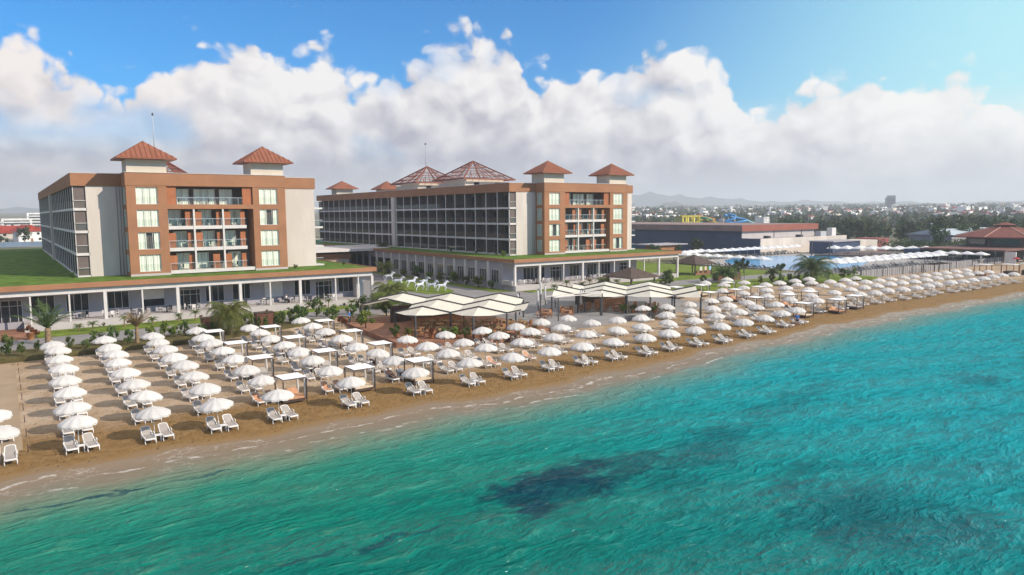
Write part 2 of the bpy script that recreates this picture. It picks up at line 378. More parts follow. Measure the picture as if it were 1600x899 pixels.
def ground_material():
    m = bpy.data.materials.new('dry_ground'); m.use_nodes = True; nt = m.node_tree; p = nt.nodes['Principled BSDF']
    g = N(nt, 'ShaderNodeNewGeometry'); pos = g.outputs['Position']
    n1 = NOISE(nt, pos, .011, 5, .6); n2 = NOISE(nt, pos, .06, 5, .65)
    c = MIX(nt, SS(nt, n1, .36, .58), (.07, .085, .045), (.24, .21, .15))
    c = MIX(nt, SS(nt, n2, .45, .65), c, (.09, .095, .05))
    nt.links.new(c, p.inputs['Base Color']); p.inputs['Roughness'].default_value = .95; p.inputs['Specular IOR Level'].default_value = .1
    return m
def tz(x, y):
    d = math.hypot(x, y)
    if d < 500: return 0.0
    return .010*(d-500)*min(1, (d-500)/700)+(3.0*math.sin(x*.0011+1)*math.sin(y*.0009) if d > 1200 else 0)
gx = axis((-6800, -1000, 800), (-1000, -200, 100), (-200, 600, 50), (600, 2000, 140), (2000, 6800, 800))
gy = axis((92, 100, 8), (100, 600, 50), (600, 2000, 140), (2000, 6800, 800))
ground = grid('ground', gx, gy, lambda x, y: tz(x, y)*min(1, max(0, (y-92)/300)), ground_material())

def sand_material():
    m = bpy.data.materials.new('beach_sand'); m.use_nodes = True; nt = m.node_tree; p = nt.nodes['Principled BSDF']
    g = N(nt, 'ShaderNodeNewGeometry'); pos = g.outputs['Position']; sp = N(nt, 'ShaderNodeSeparateXYZ'); nt.links.new(pos, sp.inputs[0])
    at = N(nt, 'ShaderNodeAttribute', attribute_name='d'); d = at.outputs['Fac']
    n1 = NOISE(nt, pos, .35, 5, .6); n2 = NOISE(nt, pos, 2.2, 5, .7); n3 = NOISE(nt, VM(nt, 'MULTIPLY', pos, (.35, 1.6, 1)), .9, 4, .6)
    dry = MIX(nt, SS(nt, n1, .35, .65), (.320, .225, .140), (.430, .330, .235))
    moist = MIX(nt, SS(nt, n2, .35, .65), (.185, .106, .036), (.255, .157, .064))
    dn = MA(nt, 'ADD', d, MA(nt, 'MULTIPLY', MA(nt, 'SUBTRACT', n1, .5), 5.0))
    c = MIX(nt, SS(nt, dn, 6.5, 14.0), moist, dry)
    # wrack line and washed smooth strip
    dn2 = MA(nt, 'ADD', d, MA(nt, 'MULTIPLY', MA(nt, 'SUBTRACT', n3, .5), 1.6))
    c = MIX(nt, SS(nt, dn2, 2.0, 1.3), c, (.205, .136, .074))
    c = MIX(nt, SS(nt, dn2, .70, .45), c, (.150, .104, .064))
    wr = MA(nt, 'MULTIPLY', MA(nt, 'MULTIPLY', SS(nt, dn2, 1.6, 2.0), SS(nt, dn2, 2.5, 2.1)), SS(nt, n2, .5, .62))
    c = MIX(nt, MA(nt, 'MULTIPLY', wr, .55), c, (.07, .045, .025))
    c = MIX(nt, MA(nt, 'MULTIPLY', SS(nt, n2, .55, .75), .22), c, (.15, .10, .06))
    nt.links.new(c, p.inputs['Base Color'])
    nt.links.new(SS(nt, dn2, .1, 1.0, .35, .95), p.inputs['Roughness']); p.inputs['Specular IOR Level'].default_value = .2
    bn = N(nt, 'ShaderNodeBump'); bn.inputs['Strength'].default_value = .8; bn.inputs['Distance'].default_value = .14
    vf = N(nt, 'ShaderNodeTexVoronoi', feature='F1'); vf.inputs['Scale'].default_value = 2.1; nt.links.new(pos, vf.inputs['Vector'])
    tread = MA(nt, 'MULTIPLY', SS(nt, vf.outputs['Distance'], .30, .10), SS(nt, NOISE(nt, pos, .28, 3, .6), .42, .58))
    h = MA(nt, 'ADD', NOISE(nt, pos, 3.5, 5, .65), MA(nt, 'MULTIPLY', n3, .8)); h = MA(nt, 'SUBTRACT', h, MA(nt, 'MULTIPLY', tread, 1.1)); h = MA(nt, 'MULTIPLY', h, SS(nt, d, .6, 2.2))
    nt.links.new(h, bn.inputs['Height']); nt.links.new(bn.outputs[0], p.inputs['Normal'])
    return m
bx_ = axis((-200, -20, 20), (-20, 180, 1.5), (180, 320, 10), (320, 1600, 160))
by_ = axis((-14, -4, 5), (-4, 6, .5), (6, 34, 2), (34, 46, 1))
def bmap(x, v): return (x, min(93.5, lerp(SH, x)+v) if v < 46 else 93.5)
beach = grid('beach', bx_, by_, sandz, sand_material(), bmap)
def set_d(o, f):
    me = o.data; a = me.attributes.new('d', 'FLOAT', 'POINT'); a.data.foreach_set('value', [f(v.co.x, v.co.y) for v in me.vertices])
set_d(beach, lambda x, y: y-shore(x))

def sea_material():
    m = bpy.data.materials.new('sea_water'); m.use_nodes = True; nt = m.node_tree; p = nt.nodes['Principled BSDF']; out = nt.nodes['Material Output']
    g = N(nt, 'ShaderNodeNewGeometry'); pos = g.outputs['Position']; sp = N(nt, 'ShaderNodeSeparateXYZ'); nt.links.new(pos, sp.inputs[0])
    X, Y, Z = sp.outputs
    at = N(nt, 'ShaderNodeAttribute', attribute_name='d'); d = at.outputs['Fac']
    big = NOISE(nt, pos, .05, 4, .55); med = NOISE(nt, pos, .30, 5, .6)
    dn = MA(nt, 'ADD', d, MA(nt, 'MULTIPLY', MA(nt, 'SUBTRACT', med, .5), 3.0))
    # bed: sand seen through deepening water
    cr = N(nt, 'ShaderNodeValToRGB'); e = cr.color_ramp.elements
    st = [(0, (.215, .162, .115)), (.06, (.20, .175, .125)), (.13, (.12, .200, .140)), (.23, (.016, .195, .135)), (.48, (.001, .165, .122)), (1.0, (.0005, .122, .106))]
    while len(e) < len(st): e.new(.5)
    for i, (t, c) in enumerate(st): e[i].position = t; e[i].color = (*c, 1)
    nt.links.new(MA(nt, 'DIVIDE', dn, 30.0, clamp=True), cr.inputs[0])
    # bluer, brighter water eastward
    east = SS(nt, MA(nt, 'ADD', X, MA(nt, 'MULTIPLY', big, 16)), 18, 70)
    ec = MIX(nt, SS(nt, dn, 2.5, 9), MIX(nt, SS(nt, dn, .6, 3.2), (.205, .165, .125), (.11, .215, .20)), (.001, .275, .325))
    c = MIX(nt, MA(nt, 'MULTIPLY', east, .85), cr.outputs[0], ec)
    # sea-grass beds on the bottom
    wv = VM(nt, 'ADD', pos, VM(nt, 'SCALE', VM(nt, 'SUBTRACT', NOISE(nt, pos, .35, 5, .65, 1), (.5, .5, .5)), 3.4))
    spw = N(nt, 'ShaderNodeSeparateXYZ'); nt.links.new(wv, spw.inputs[0])
    RAG = MA(nt, 'MULTIPLY', MA(nt, 'SUBTRACT', NOISE(nt, VM(nt, 'MULTIPLY', pos, (.75, 1.25, 1)), .55, 6, .68), .5), 3.6)
    def blob(cx, cy, rx, ry, rot):
        ca, sa = math.cos(rot), math.sin(rot)
        dx = MA(nt, 'SUBTRACT', spw.outputs[0], cx); dy = MA(nt, 'SUBTRACT', spw.outputs[1], cy)
        u = MA(nt, 'DIVIDE', MA(nt, 'ADD', MA(nt, 'MULTIPLY', dx, ca), MA(nt, 'MULTIPLY', dy, sa)), rx)
        v = MA(nt, 'DIVIDE', MA(nt, 'SUBTRACT', MA(nt, 'MULTIPLY', dy, ca), MA(nt, 'MULTIPLY', dx, sa)), ry)
        r2 = MA(nt, 'ADD', MA(nt, 'MULTIPLY', u, u), MA(nt, 'MULTIPLY', v, v))
        return SS(nt, MA(nt, 'ADD', MA(nt, 'SUBTRACT', 1.0, r2), RAG), -.15, .75)
    w = None
    for b in BLOBS:
        s = MA(nt, 'MULTIPLY', blob(*b[:5]), b[5]); w = s if w is None else MA(nt, 'MAXIMUM', w, s)
    w = MA(nt, 'MULTIPLY', w, SS(nt, med, .25, .55, .55, 1.0))
    spk = MA(nt, 'MULTIPLY', SS(nt, NOISE(nt, pos, .12, 5, .65), .56, .70), MA(nt, 'MULTIPLY', SS(nt, d, 12, 24), .45))
    w = MA(nt, 'MAXIMUM', w, spk)
    c = MIX(nt, w, c, (.001, .038, .062))
    # light net and pale ripples over the shallows
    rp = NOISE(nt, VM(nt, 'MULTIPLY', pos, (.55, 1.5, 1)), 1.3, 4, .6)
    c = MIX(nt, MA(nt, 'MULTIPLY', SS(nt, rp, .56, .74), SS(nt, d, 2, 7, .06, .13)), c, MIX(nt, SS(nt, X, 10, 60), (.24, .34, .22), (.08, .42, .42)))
    # foam: thin broken lines along the edge
    fn = NOISE(nt, VM(nt, 'MULTIPLY', pos, (.8, 1.4, 1)), 1.1, 5, .65); fn2 = NOISE(nt, pos, .16, 3, .5)
    df = MA(nt, 'ADD', d, MA(nt, 'ADD', MA(nt, 'MULTIPLY', MA(nt, 'SUBTRACT', fn2, .5), 4.2), MA(nt, 'MULTIPLY', MA(nt, 'SUBTRACT', fn, .5), .8)))
    def line(c0, wd): return SS(nt, MA(nt, 'ABSOLUTE', MA(nt, 'SUBTRACT', df, c0)), wd, wd*.35)
    f = MA(nt, 'MULTIPLY', MA(nt, 'MULTIPLY', line(.35, .20), SS(nt, fn, .46, .60)), .60)
    f = MA(nt, 'MAXIMUM', f, MA(nt, 'MULTIPLY', line(2.4, .22), MA(nt, 'MULTIPLY', SS(nt, MA(nt, 'MULTIPLY', fn, fn2), .27, .36), .7)))
    eastf = MA(nt, 'MULTIPLY', SS(nt, X, 45, 90), MA(nt, 'MULTIPLY', SS(nt, d, 3.6, .4), SS(nt, fn, .35, .60)))
    vl = N(nt, 'ShaderNodeTexVoronoi', feature='DISTANCE_TO_EDGE'); vl.inputs['Scale'].default_value = 1.5; nt.links.new(VM(nt, 'ADD', VM(nt, 'MULTIPLY', pos, (.6, 1.0, 1)), VM(nt, 'SCALE', NOISE(nt, pos, 1.4, 4, .6, 1), .9)), vl.inputs['Vector'])
    lace = MA(nt, 'MULTIPLY', SS(nt, vl.outputs['Distance'], .07, .0), MA(nt, 'MULTIPLY', SS(nt, df, 4.2, .8), SS(nt, NOISE(nt, pos, .33, 3, .6), .46, .62)))
    f = MA(nt, 'MAXIMUM', f, MA(nt, 'MULTIPLY', lace, .30))
    f = MA(nt, 'MAXIMUM', f, MA(nt, 'MULTIPLY', eastf, .20))
    c = MIX(nt, MA(nt, 'MULTIPLY', f, .8), c, (.66, .64, .61))
    # wavelets: crests roughly along the shore
    jig = VM(nt, 'SCALE', NOISE(nt, pos, .30, 2, .5, 1), 1.6)
    def waves(rot, sx_, sy_, sc, det):
        mp = N(nt, 'ShaderNodeMapping'); mp.inputs['Rotation'].default_value = (0, 0, rot); mp.inputs['Scale'].default_value = (sx_, sy_, 1)
        nt.links.new(VM(nt, 'ADD', pos, jig), mp.inputs['Vector']); return NOISE(nt, mp.outputs[0], sc, det, .60)
    wa = waves(-.12, .30, 1.0, 1.05, 4); wb = waves(.85, .36, 1.0, 1.35, 4); wc = waves(-.4, .5, 1.0, 4.2, 3)
    kx = SS(nt, X, 12, 40)
    hm = MA(nt, 'ADD', MA(nt, 'MULTIPLY', wa, MA(nt, 'MULTIPLY_ADD', kx, -.40, .70)), MA(nt, 'MULTIPLY', wb, MA(nt, 'MULTIPLY_ADD', kx, .40, .30)))
    hm = SS(nt, hm, .30, .72)
    h = MA(nt, 'ADD', MA(nt, 'MULTIPLY', MA(nt, 'POWER', hm, 1.7), 1.0), MA(nt, 'MULTIPLY', MA(nt, 'SUBTRACT', wc, .5), .55))
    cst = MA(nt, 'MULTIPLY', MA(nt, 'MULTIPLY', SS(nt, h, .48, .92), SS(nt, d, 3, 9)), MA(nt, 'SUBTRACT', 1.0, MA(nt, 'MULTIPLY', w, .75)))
    c = MIX(nt, MA(nt, 'MULTIPLY', cst, .30), c, MIX(nt, SS(nt, X, 10, 40), (.12, .34, .22), (.015, .42, .44)))   # light through thin crests, painted into the colour
    c = MIX(nt, MA(nt, 'MULTIPLY', SS(nt, h, .30, -.08), MA(nt, 'MULTIPLY', SS(nt, d, 4, 12), .45)), c, (.0005, .045, .050))  # troughs darkened in the colour for wave contrast
    h = MA(nt, 'MULTIPLY', h, SS(nt, d, .2, 6, .10, 1.0))
    bn = N(nt, 'ShaderNodeBump'); bn.inputs['Strength'].default_value = 1.0; bn.inputs['Distance'].default_value = .42; nt.links.new(h, bn.inputs['Height'])
    bs = N(nt, 'ShaderNodeBump'); bs.inputs['Strength'].default_value = .72; bs.inputs['Distance'].default_value = .34; nt.links.new(h, bs.inputs['Height'])
    # light coming back from the bed and the water body, under a rippled reflecting surface
    df_ = N(nt, 'ShaderNodeBsdfDiffuse'); nt.links.new(c, df_.inputs[0]); nt.links.new(bs.outputs[0], df_.inputs['Normal'])
    gs_ = N(nt, 'ShaderNodeBsdfGlossy'); gs_.inputs['Roughness'].default_value = .07; gs_.inputs[0].default_value = (.80, .95, 1.0, 1); nt.links.new(bn.outputs[0], gs_.inputs['Normal'])
    fr = N(nt, 'ShaderNodeFresnel'); fr.inputs['IOR'].default_value = 1.33; nt.links.new(bn.outputs[0], fr.inputs['Normal'])
    fm = MA(nt, 'MULTIPLY', fr.outputs[0], MA(nt, 'MULTIPLY', SS(nt, d, 0, 4, .15, .36), MA(nt, 'SUBTRACT', 1.0, f)), clamp=True)
    mx = N(nt, 'ShaderNodeMixShader'); nt.links.new(fm, mx.inputs[0]); nt.links.new(df_.outputs[0], mx.inputs[1]); nt.links.new(gs_.outputs[0], mx.inputs[2]); nt.links.new(mx.outputs[0], out.inputs[0])
    return m
BLOBS = [(24.2, 30.0, 6.3, 2.9, .08, 1.0), (29.5, 30.6, 4.0, 1.4, .1, .6), (37.0, 29.5, 6.5, 2.6, .35, .50), (34.5, 18.0, 5.0, 5.5, .5, .55), (14.0, 29.3, 2.8, .30, .02, .75), (9.9, 29.9, 2.2, .28, .02, .6), (2.3, 43.5, 3.4, .28, -.06, .85), (8.6, 43.6, 1.9, .28, 0, .8), (50, 33, 9, 1.8, .15, .35)]
sx = axis((-200, -20, 12), (-20, 160, 1.0), (160, 400, 12), (400, 2000, 100), (2000, 6800, 1200))
sy = axis((-1.0, 6, .25), (6, 50, 1.5), (50, 200, 25), (200, 6000, 1450))
def seaz(x, y):
    d = shore(x)-y
    if d > 3: return WZ+.03*math.sin(x*.35+y*.9)*min(1, (d-3)/6) if d < 60 else WZ
    sz = sandz(x, y)+.012+.02*max(0, min(1, (d+.6)/1.2))
    return max(WZ, sz)
sea = grid('sea_water', sx, sy, seaz, sea_material(), lambda x, v: (x, shore(x)-v))
set_d(sea, lambda x, y: shore(x)-y)
for pl in sea.data.polygons: pass
sea.data.flip_normals()

def sheet(name, poly, z0, z1, m, kind='structure', label=None, cat=None):
    """a slab with the outline poly (counter-clockwise), top at z1"""
    n = len(poly); b = MB()
    b.add([(x, y, z1) for x, y in poly]+[(x, y, z0) for x, y in poly], [tuple(range(n))]+[(i, n+i, n+(i+1) % n, (i+1) % n) for i in range(n)])
    o = b.build(name, m, None); tag(o, label, cat, None, kind); return o
# paving along the hotels, courtyard road, pool deck
sheet('promenade_path', [(-70, 92.2), (12, 91.6), (33, 95.0), (52, 91), (60, 88), (88, 93.5), (112, 93.0), (150, 92.0), (150, 97.5), (112, 100.5), (75, 101.3), (73.0, 118), (71, 200), (49.5, 200), (49.5, 106), (44, 101.3), (20, 99.6), (2, 98.8), (-70, 98.8)], -.3, .05, T['path'])
sheet('terrace_floor', [(34.5, 71), (44, 66.5), (54, 68.5), (54, 88), (36, 91)], -1, .02, T['terrfloor'])
sheet('terrace_paving', [(54.1, 70.2), (60.5, 68.6), (88, 72.5), (88, 93.4), (60, 87.9), (54.1, 88)], -1, .035, T['path'])
sheet('pool_deck', [(150.2, 83.2), (236, 83.2), (236, 142), (168, 142), (150.2, 128)], -.8, .12, T['deck'])
sheet('entrance_path', [(-70, 99), (1.6, 99), (1.6, 108.9), (-70, 108.9)], -.3, .075, T['terrfloor'])
sheet('lawn', [(2.6, 99.4), (20, 100.2), (43.9, 102.0), (43.9, 104.5), (2.6, 104.5)], -.2, .11, T['lawn'])
sheet('horse_lawn', [(60.2, 111), (63.5, 109.2), (66.2, 112), (69.5, 124), (70, 138), (66.5, 140), (62.5, 132), (59.3, 119)], -.2, .12, T['lawn'])
sheet('lawn', [(70.9, 107), (74.0, 104), (74.2, 160), (71.8, 160)], -.2, .10, T['lawn'])
sheet('lawn', [(107, 101.2), (147, 98.2), (147, 150), (112, 170), (112, 106), (107, 104)], -.2, .09, T['lawn'])
sheet('lawn', [(76, 101.6), (106.8, 101.3), (106.8, 104.2), (76, 104.2)], -.2, .10, T['lawn'])
sheet('lawn', [(88.5, 86.2), (118, 86), (150, 79.2), (150, 91.8), (112, 92.8), (88.5, 93.3)], -.4, .10, T['lawn'])
sheet('planting_bed', [(-40, 86.5), (18, 86.8), (33.5, 90.5), (33.5, 94.6), (12, 91.4), (-40, 91.9)], -.6, .06, mat('planting_soil', (.10, .085, .035), .95, .4, .8, spec=.1))
pool = [(152.5, 96), (152.5, 112), (158, 124), (168, 133), (180, 138), (194, 136.5), (204, 131.5), (206, 122), (200, 112), (192, 104), (178, 98)]
pm = mat('pool_water', (.06, .34, .68), .12, .12, .4, .25, 2.0, spec=.12)
sheet('pool_water', pool, -.5, .15, pm)
sheet('sand_path', [(-40, 54), (.2, 54), (.2, 86.4), (-40, 86.4)], -1.0, -.555, mat('packed_pale_sand', (.33, .25, .17), .95, .08, .5, .2, 6, spec=.1))

# distant hills
def hills(name, pts, depth, col):
    """pts: (x, y, height) along the crest; a soft long mound falls off on both sides"""
    vs = []; fs = []; k = 9
    for i, (x, y, h) in enumerate(pts):
        d = Vector((x, y)).normalized()
        for j in range(k):
            t = j/(k-1)*2-1; hh = h*(math.cos(t*math.pi)*.5+.5)
            hh *= 1+.16*math.sin(i*2.1+j*1.3)*(1-abs(t))
            vs.append((x+d.x*t*depth, y+d.y*t*depth, 30+hh*1.0-40*(abs(t) > .95)))
    for i in range(len(pts)-1):
        for j in range(k-1): fs.append((i*k+j, (i+1)*k+j, (i+1)*k+j+1, i*k+j+1))
    me = bpy.data.meshes.new(name); me.from_pydata(vs, [], fs); me.materials.append(mat(name+'_scrub', col, .95, .25, .002, spec=.05)); me.polygons.foreach_set('use_smooth', [True]*len(fs))
    o = bpy.data.objects.new(name, me); C.objects.link(o); tag(o, kind='structure')
def arc(dist, a, b, n, hf): return [(dist*math.sin(R(a+(b-a)*i/n)), dist*math.cos(R(a+(b-a)*i/n)), hf(a+(b-a)*i/n)) for i in range(n+1)]
hills('hill', arc(3600, 44, 53, 30, lambda a: 30*math.exp(-((a-47.6)/1.0)**2)+12*math.exp(-((a-50.2)/2)**2)+2), 500, (.10, .085, .06))
hills('mountains', arc(5200, -20, 100, 160, lambda a: 34+78*math.exp(-((a-46)/7)**2)+7*math.sin(a*.35)+5*math.sin(a*1.1+1)+2*math.sin(a*2.7)), 900, (.07, .08, .075))

# ------------------------------------------------------------------ hotels
def win_mesh(w, h, nm=3, part=0):
    f = MB(); t = .06
    f.box(0, -.02, 0, w, .10, t); f.box(0, -.02, h-t, w, .10, h); f.box(0, -.02, t, t, .10, h-t); f.box(w-t, -.02, t, w, .10, h-t)
    for i in range(1, nm): f.box(w*i/nm-.025, 0, t, w*i/nm+.025, .08, h-t)
    c = MB(); n = 24; cy_ = .10
    for i in range(n):   # gathered curtain
        if part and abs((i+.5)/n-.55) < part/2: continue
        x0 = .06+(w-.12)*i/n; x1 = .06+(w-.12)*(i+1)/n; y0 = .14+.03*math.sin(i*1.7); y1 = .14+.03*math.sin((i+1)*1.7)
        c.quad((x0, y0, .05), (x1, y1, .05), (x1, y1, h-.05), (x0, y0, h-.05))
    p = MB(); p.quad((t, .045, t), (w-t, .045, t), (w-t, .045, h-t), (t, .045, h-t))
    r = MB(); r.quad((.05, -.09, .12), (w-.05, -.09, .12), (w-.05, -.09, h*.42), (.05, -.09, h*.42)); r.box(0, -.12, h*.42, w, -.06, h*.42+.05)
    return f.mesh('window_frame', T['trim']), c.mesh('curtain', T['curtain']), p.mesh('pane', T['pane']), r.mesh('railing', [T['rail']])
def put_window(par, ms, x, y, z, rz=0, rail=True):
    o = par['_o']; w = obj('window', ms[0], par, (x-o[0], y-o[1], z-o[2]), rz)
    obj('curtain', ms[1], w); obj('pane', ms[2], w)
    if rail: obj('juliet_railing', ms[3], w)
    return w
def wide_door(w, h):
    f = MB(); t = .07; tr = h*.72
    f.box(0, 0, 0, t, .1, h); f.box(w-t, 0, 0, w, .1, h); f.box(t, 0, h-t, w-t, .1, h); f.box(t, 0, tr, w-t, .1, tr+t)
    for k in (.18, .5, .82): f.box(w*k-.03, 0, 0, w*k+.03, .09, h-t)
    g = MB(); g.box(t, .04, .02, w-t, .055, h-t)
    return f.mesh('door_frame', T['trim']), g.mesh('door_glass', T['glass'])
def lower_window(w, h):
    f = MB(); t = .06
    f.box(0, 0, 0, w, .1, t); f.box(0, 0, h-t, w, .1, h); f.box(0, 0, t, t, .1, h-t); f.box(w-t, 0, t, w, .1, h-t)
    for k in (1/3, 2/3): f.box(w*k-.03, .0, t, w*k+.03, .09, h-t)
    g = MB(); g.box(t, .04, t, w-t, .055, h-t)
    return f.mesh('window_frame', T['trim']), g.mesh('window_glass', T['glass'])
BAY = 4.14
BAY_MESH = None
def bay_meshes():
    """one balcony bay seen from outside (+y into the building): glazed wall, glass railing"""
    out = []
    for v in range(3):
        d = MB(); w = BAY-.16
        x0 = .5+v*.5
        d.box(x0, -.06, 0, x0+1.9, 0, 2.35, 0)
        d.box(x0+.06, -.085, .06, x0+.9, -.065, 2.28, 1); d.box(x0+1.0, -.085, .06, x0+1.84, -.065, 2.28, 2)
        out.append(d.mesh('balcony_door', [T['dgrey'], T['glass'], T['curtain2'] if v == 1 else T['glass']]))
    r = MB(); r.box(.02, 0, .08, BAY-.18, .016, 1.0, 0); r.box(.0, -.02, 1.0, BAY-.16, .035, 1.05, 1)
    return out, r.mesh('balcony_railing', [T['rail'], T['dgrey']])

def hip_tower(par, x0, y0, x1, y1, zb, zt, ov, za, name='roof_tower'):
    t = MB().box(x0, y0, zb, x1, y1, zt-.04).build(name, T['beige2'], par)
    r = MB().hip(x0-ov, y0-ov, x1+ov, y1+ov, zt+.16, za, .18)
    # raised seams on each slope
    cx, cy = (x0+x1)/2, (y0+y1)/2; w = (x1-x0)/2+ov; d = (y1-y0)/2+ov; z0 = zt+.17
    n = 12
    for sgn in (-1, 1):
        for i in range(1, n):
            u = -1+2*i/n; k = abs(u)
            r.bar((cx+u*w, cy+sgn*d, z0), (cx+u*w, cy+sgn*d*k, z0+(za-z0)*(1-k)), .07, .09, 1)
            r.bar((cx+sgn*w, cy+u*d, z0), (cx+sgn*w*k, cy+u*d, z0+(za-z0)*(1-k)), .07, .09, 1)
    r.build('tower_roof', [T['tilep'], T['tiles']], t)
    return t
T['beige2'] = mat('cream_render', (.60, .52, .42), .85, .05, .4, spec=.2)
T['tilep'] = mat('rust_metal_roof', (.25, .085, .045), .55, .14, .9)
T['tiles'] = mat('rust_metal_seam', (.17, .055, .03), .55, .1, .9)

def hotel(name, label, xa, xb, yb, xw, xe, yw, pod, side_far, xpf):
    """xa..xb terracotta block front at yb; wing from xw to xe at yw; pod = (x0, x1, y0) podium front"""
    h = thing(name, label, 'hotel', ((xa+xb)/2, yb, 0), world=True)
    zr = 5.76; zt = 19.94; zf = 18.22
    rows = [15.65, 12.53, 9.40, 6.28]
    # --- podium
    px0, px1, py = pod; yback = py+4.3; yend = side_far+12
    b = MB()
    b.box(px0+.6 if px0 < 0 else px0+.35, yback, 0, px1-2.0 if px0 < 0 else px1-9.2, yend, 5.1)
    b.build('podium_wall', T['grey'], h)
    MB().box(px0, py, 5.12, px1, yend+.5, 5.60).build('podium_fascia', T['terra'], h)
    MB().box(px0+.35, py+.35, 5.55, px1-.35, yend+.2, 5.68).build('roof_lawn', T['rooflawn'], h)
    MB().box(px0-.003, py-.003, 5.58, px1+.003, py+.34, zr).build('roof_kerb', T['terra'], h)
    MB().box(px0-.003, py+.342, 5.58, px0+.3, yend, zr).build('roof_kerb', T['terra'], h); MB().box(px1-.3, py+.342, 5.58, px1+.003, yend, zr).build('roof_kerb', T['terra'], h)
    MB().box(px0+.5, py+.5, 4.42, px1-.5, py+.85, 5.117).build('front_beam', T['trim'], h)
    MB().box(px0+.5, py+.852, 4.95, px1-.5, yback-.003, 5.115).build('veranda_ceiling', T['trim'], h)
    fl = MB(); fx0 = 1.5 if px0 < 0 else px0+.5
    fl.box(fx0, py+.3, -.2, px1-1.2, yback-.003, .95); fl.build('veranda_plinth', T['beige'], h)
    big, thin = MB().box(-.19, -.19, 0, .19, .19, 4.415).mesh('column', T['trim']), MB().box(-.09, -.09, 0, .09, .09, 4.415).mesh('column', T['trim'])
    cols = [(-6.3, 1), (-2, 0), (2.27, 0), (6.36, 0), (10.29, 1), (14.6, 0), (18.9, 1), (23.0, 0), (27.1, 1), (31.3, 0), (35.7, 1), (41.2, 0), (44.9, 0), (47.2, 1)] if px0 < 0 else [(75.0, 1), (80.6, 1), (86.3, 0), (91.0, 1), (95.2, 0), (99.3, 0), (103.4, 1), (107.7, 0), (112.0, 1), (117.7, 1)]
    for x, bg in cols: obj('column', big if bg else thin, h, (x-h['_o'][0], py+.68-h['_o'][1], 0))
    lw, ld = lower_window(2.55, 2.3), wide_door(2.7, 2.75)
    def low(ms, nm, x, z, rz=0, y=yback):
        o = h['_o']; w = obj(nm, ms[0], h, (x-o[0], y-.1-o[1], z-o[2]), rz); obj('glass', ms[1], w); return w
    if px0 < 0:
        for x in (2.4, 6.2, 10.9, 23.2, 26.9, 36.0, 43.0): low(lw, 'window', x, 1.75)
        for x in (-1.2, 19.8, 39.3, -6): low(ld, 'door', x, .96)
        for x, hh in ((15.1, 1.3), (31.5, 2.2)):
            s = MB().box(x, yback-.16, 4.0-hh, x+2.7, yback-.04, 4.0); s = s.build('roller_shutter', T['trim'], h)
        MB().box(15.15, yback-.12, 1.75, 17.75, yback-.05, 2.695).build('serving_hatch', T['glass'], h)
        MB().box(45.3, py+2.2, .0, 46.4, py+3.6, 4.94).build('corner_pier', T['trim'], h)
    else:
        for x in (79.4, 82.0, 90.7, 95.2, 99.0): low(lw, 'window', x, 1.5)
        for x in (85.9, 104.0): low(ld, 'door', x, .96)
        # windows along the courtyard side, each between two piers
        sw = lower_window(2.5, 2.5)
        for i in range(11):
            y = py+5.3+i*4.14; o = h['_o']
            w = obj('window', sw[0], h, (px0+.35-.1-o[0], y+2.55-o[1], 1.1), -math.pi/2); obj('glass', sw[1], w)
            p = MB().box(px0+.05, y+3.2, 0, px0+.347, y+3.75, 5.117).build('pier', T['trim'], h)
        for i in range(8):
            y = py+5.3+(11+i)*4.14; o = h['_o']
            MB().box(px0+.30, y, .05, px0+.345, y+3.0, 3.6).build('opening', T['glass'], h)
            MB().box(px0+.05, y+3.2, 0, px0+.347, y+3.75, 5.117).build('pier', T['trim'], h)
        MB().box(px0+.05, py+1.4, .955, px0+.5, py+4.2, 1.8).build('corner_wall', T['beige'], h)
    # --- body
    MB().box(xw+1.6, yw+.302, 5.69, xe-1.6, side_far, zf+.1).build('core_wall', T['recess'], h)
    MB().box(xw-.05, yw+.9, zt-.5, xe+.05, side_far+.3, zt-.25).build('roof', mat('grey_roof_membrane', (.30, .28, .27), .9, .1, .3), h)
    # wings: plain rendered walls left and right of the block
    MB().box(xw+1.55, yw, 5.69, xa+.9, yw+.30, zf).build('wing_wall', T['white'], h)
    MB().box(xb-.9, yw, 5.69, xe, yw+.30, zf).build('wing_wall', T['white'], h)
    MB().box(xa+.003, yb+2.9, 5.69, xb-.003, yw+.6, zf).build('block_wall', T['recess'], h)
    # parapets (terracotta band)
    MB().box(xw-.15, yw-.12, zf, xa-.003, yw+.75, zt).build('parapet', T['terra'], h)
    MB().box(xb+.003, yw-.12, zf, xe+.2, yw+.75, zt).build('parapet', T['terra'], h)
    MB().box(xw-.15, yw+.753, zf, xw+.3, side_far+.3, zt).build('parapet', T['terra'], h)
    MB().box(xe-.25, yw+.753, zf, xe+.2, side_far+.3, zt).build('parapet', T['terra'], h)
    MB().box(xa-.06, yb-.06, zf, xb+.06, yw+.7, zt+.003).build('parapet', T['terra'], h)
    c = MB(); c.box(xw-.18, yw-.15, zt+.004, xe+.23, yw+.8, zt+.06); c.box(xa-.1, yb-.1, zt+.062, xb+.1, yw+.6, zt+.12); c.box(xw-.18, yw+.81, zt+.004, xw+.33, side_far+.3, zt+.06); c.build('coping', T['trim'], h)
    for q_, x_ in enumerate((xa-.35, xa-.75)): MB().tube([(x_, yw-.07, 5.69), (x_, yw-.07, zf-.02)], .05+.02*q_, 6).build('downpipe', T['grey'], h)
    for q_ in range(5):
        MB().box(xw+9+q_*3.1, yw+14+(q_ % 2)*3, zt-.25, xw+10.4+q_*3.1, yw+15.2+(q_ % 2)*3, zt+.75).build('roof_unit', T['antenna'], h)
    # --- block front
    s = (xb-xa)/21.8; X = lambda v: xa+(v-14.2)*s
    o0, o1 = X(19.3), X(31.1); dp = 2.9
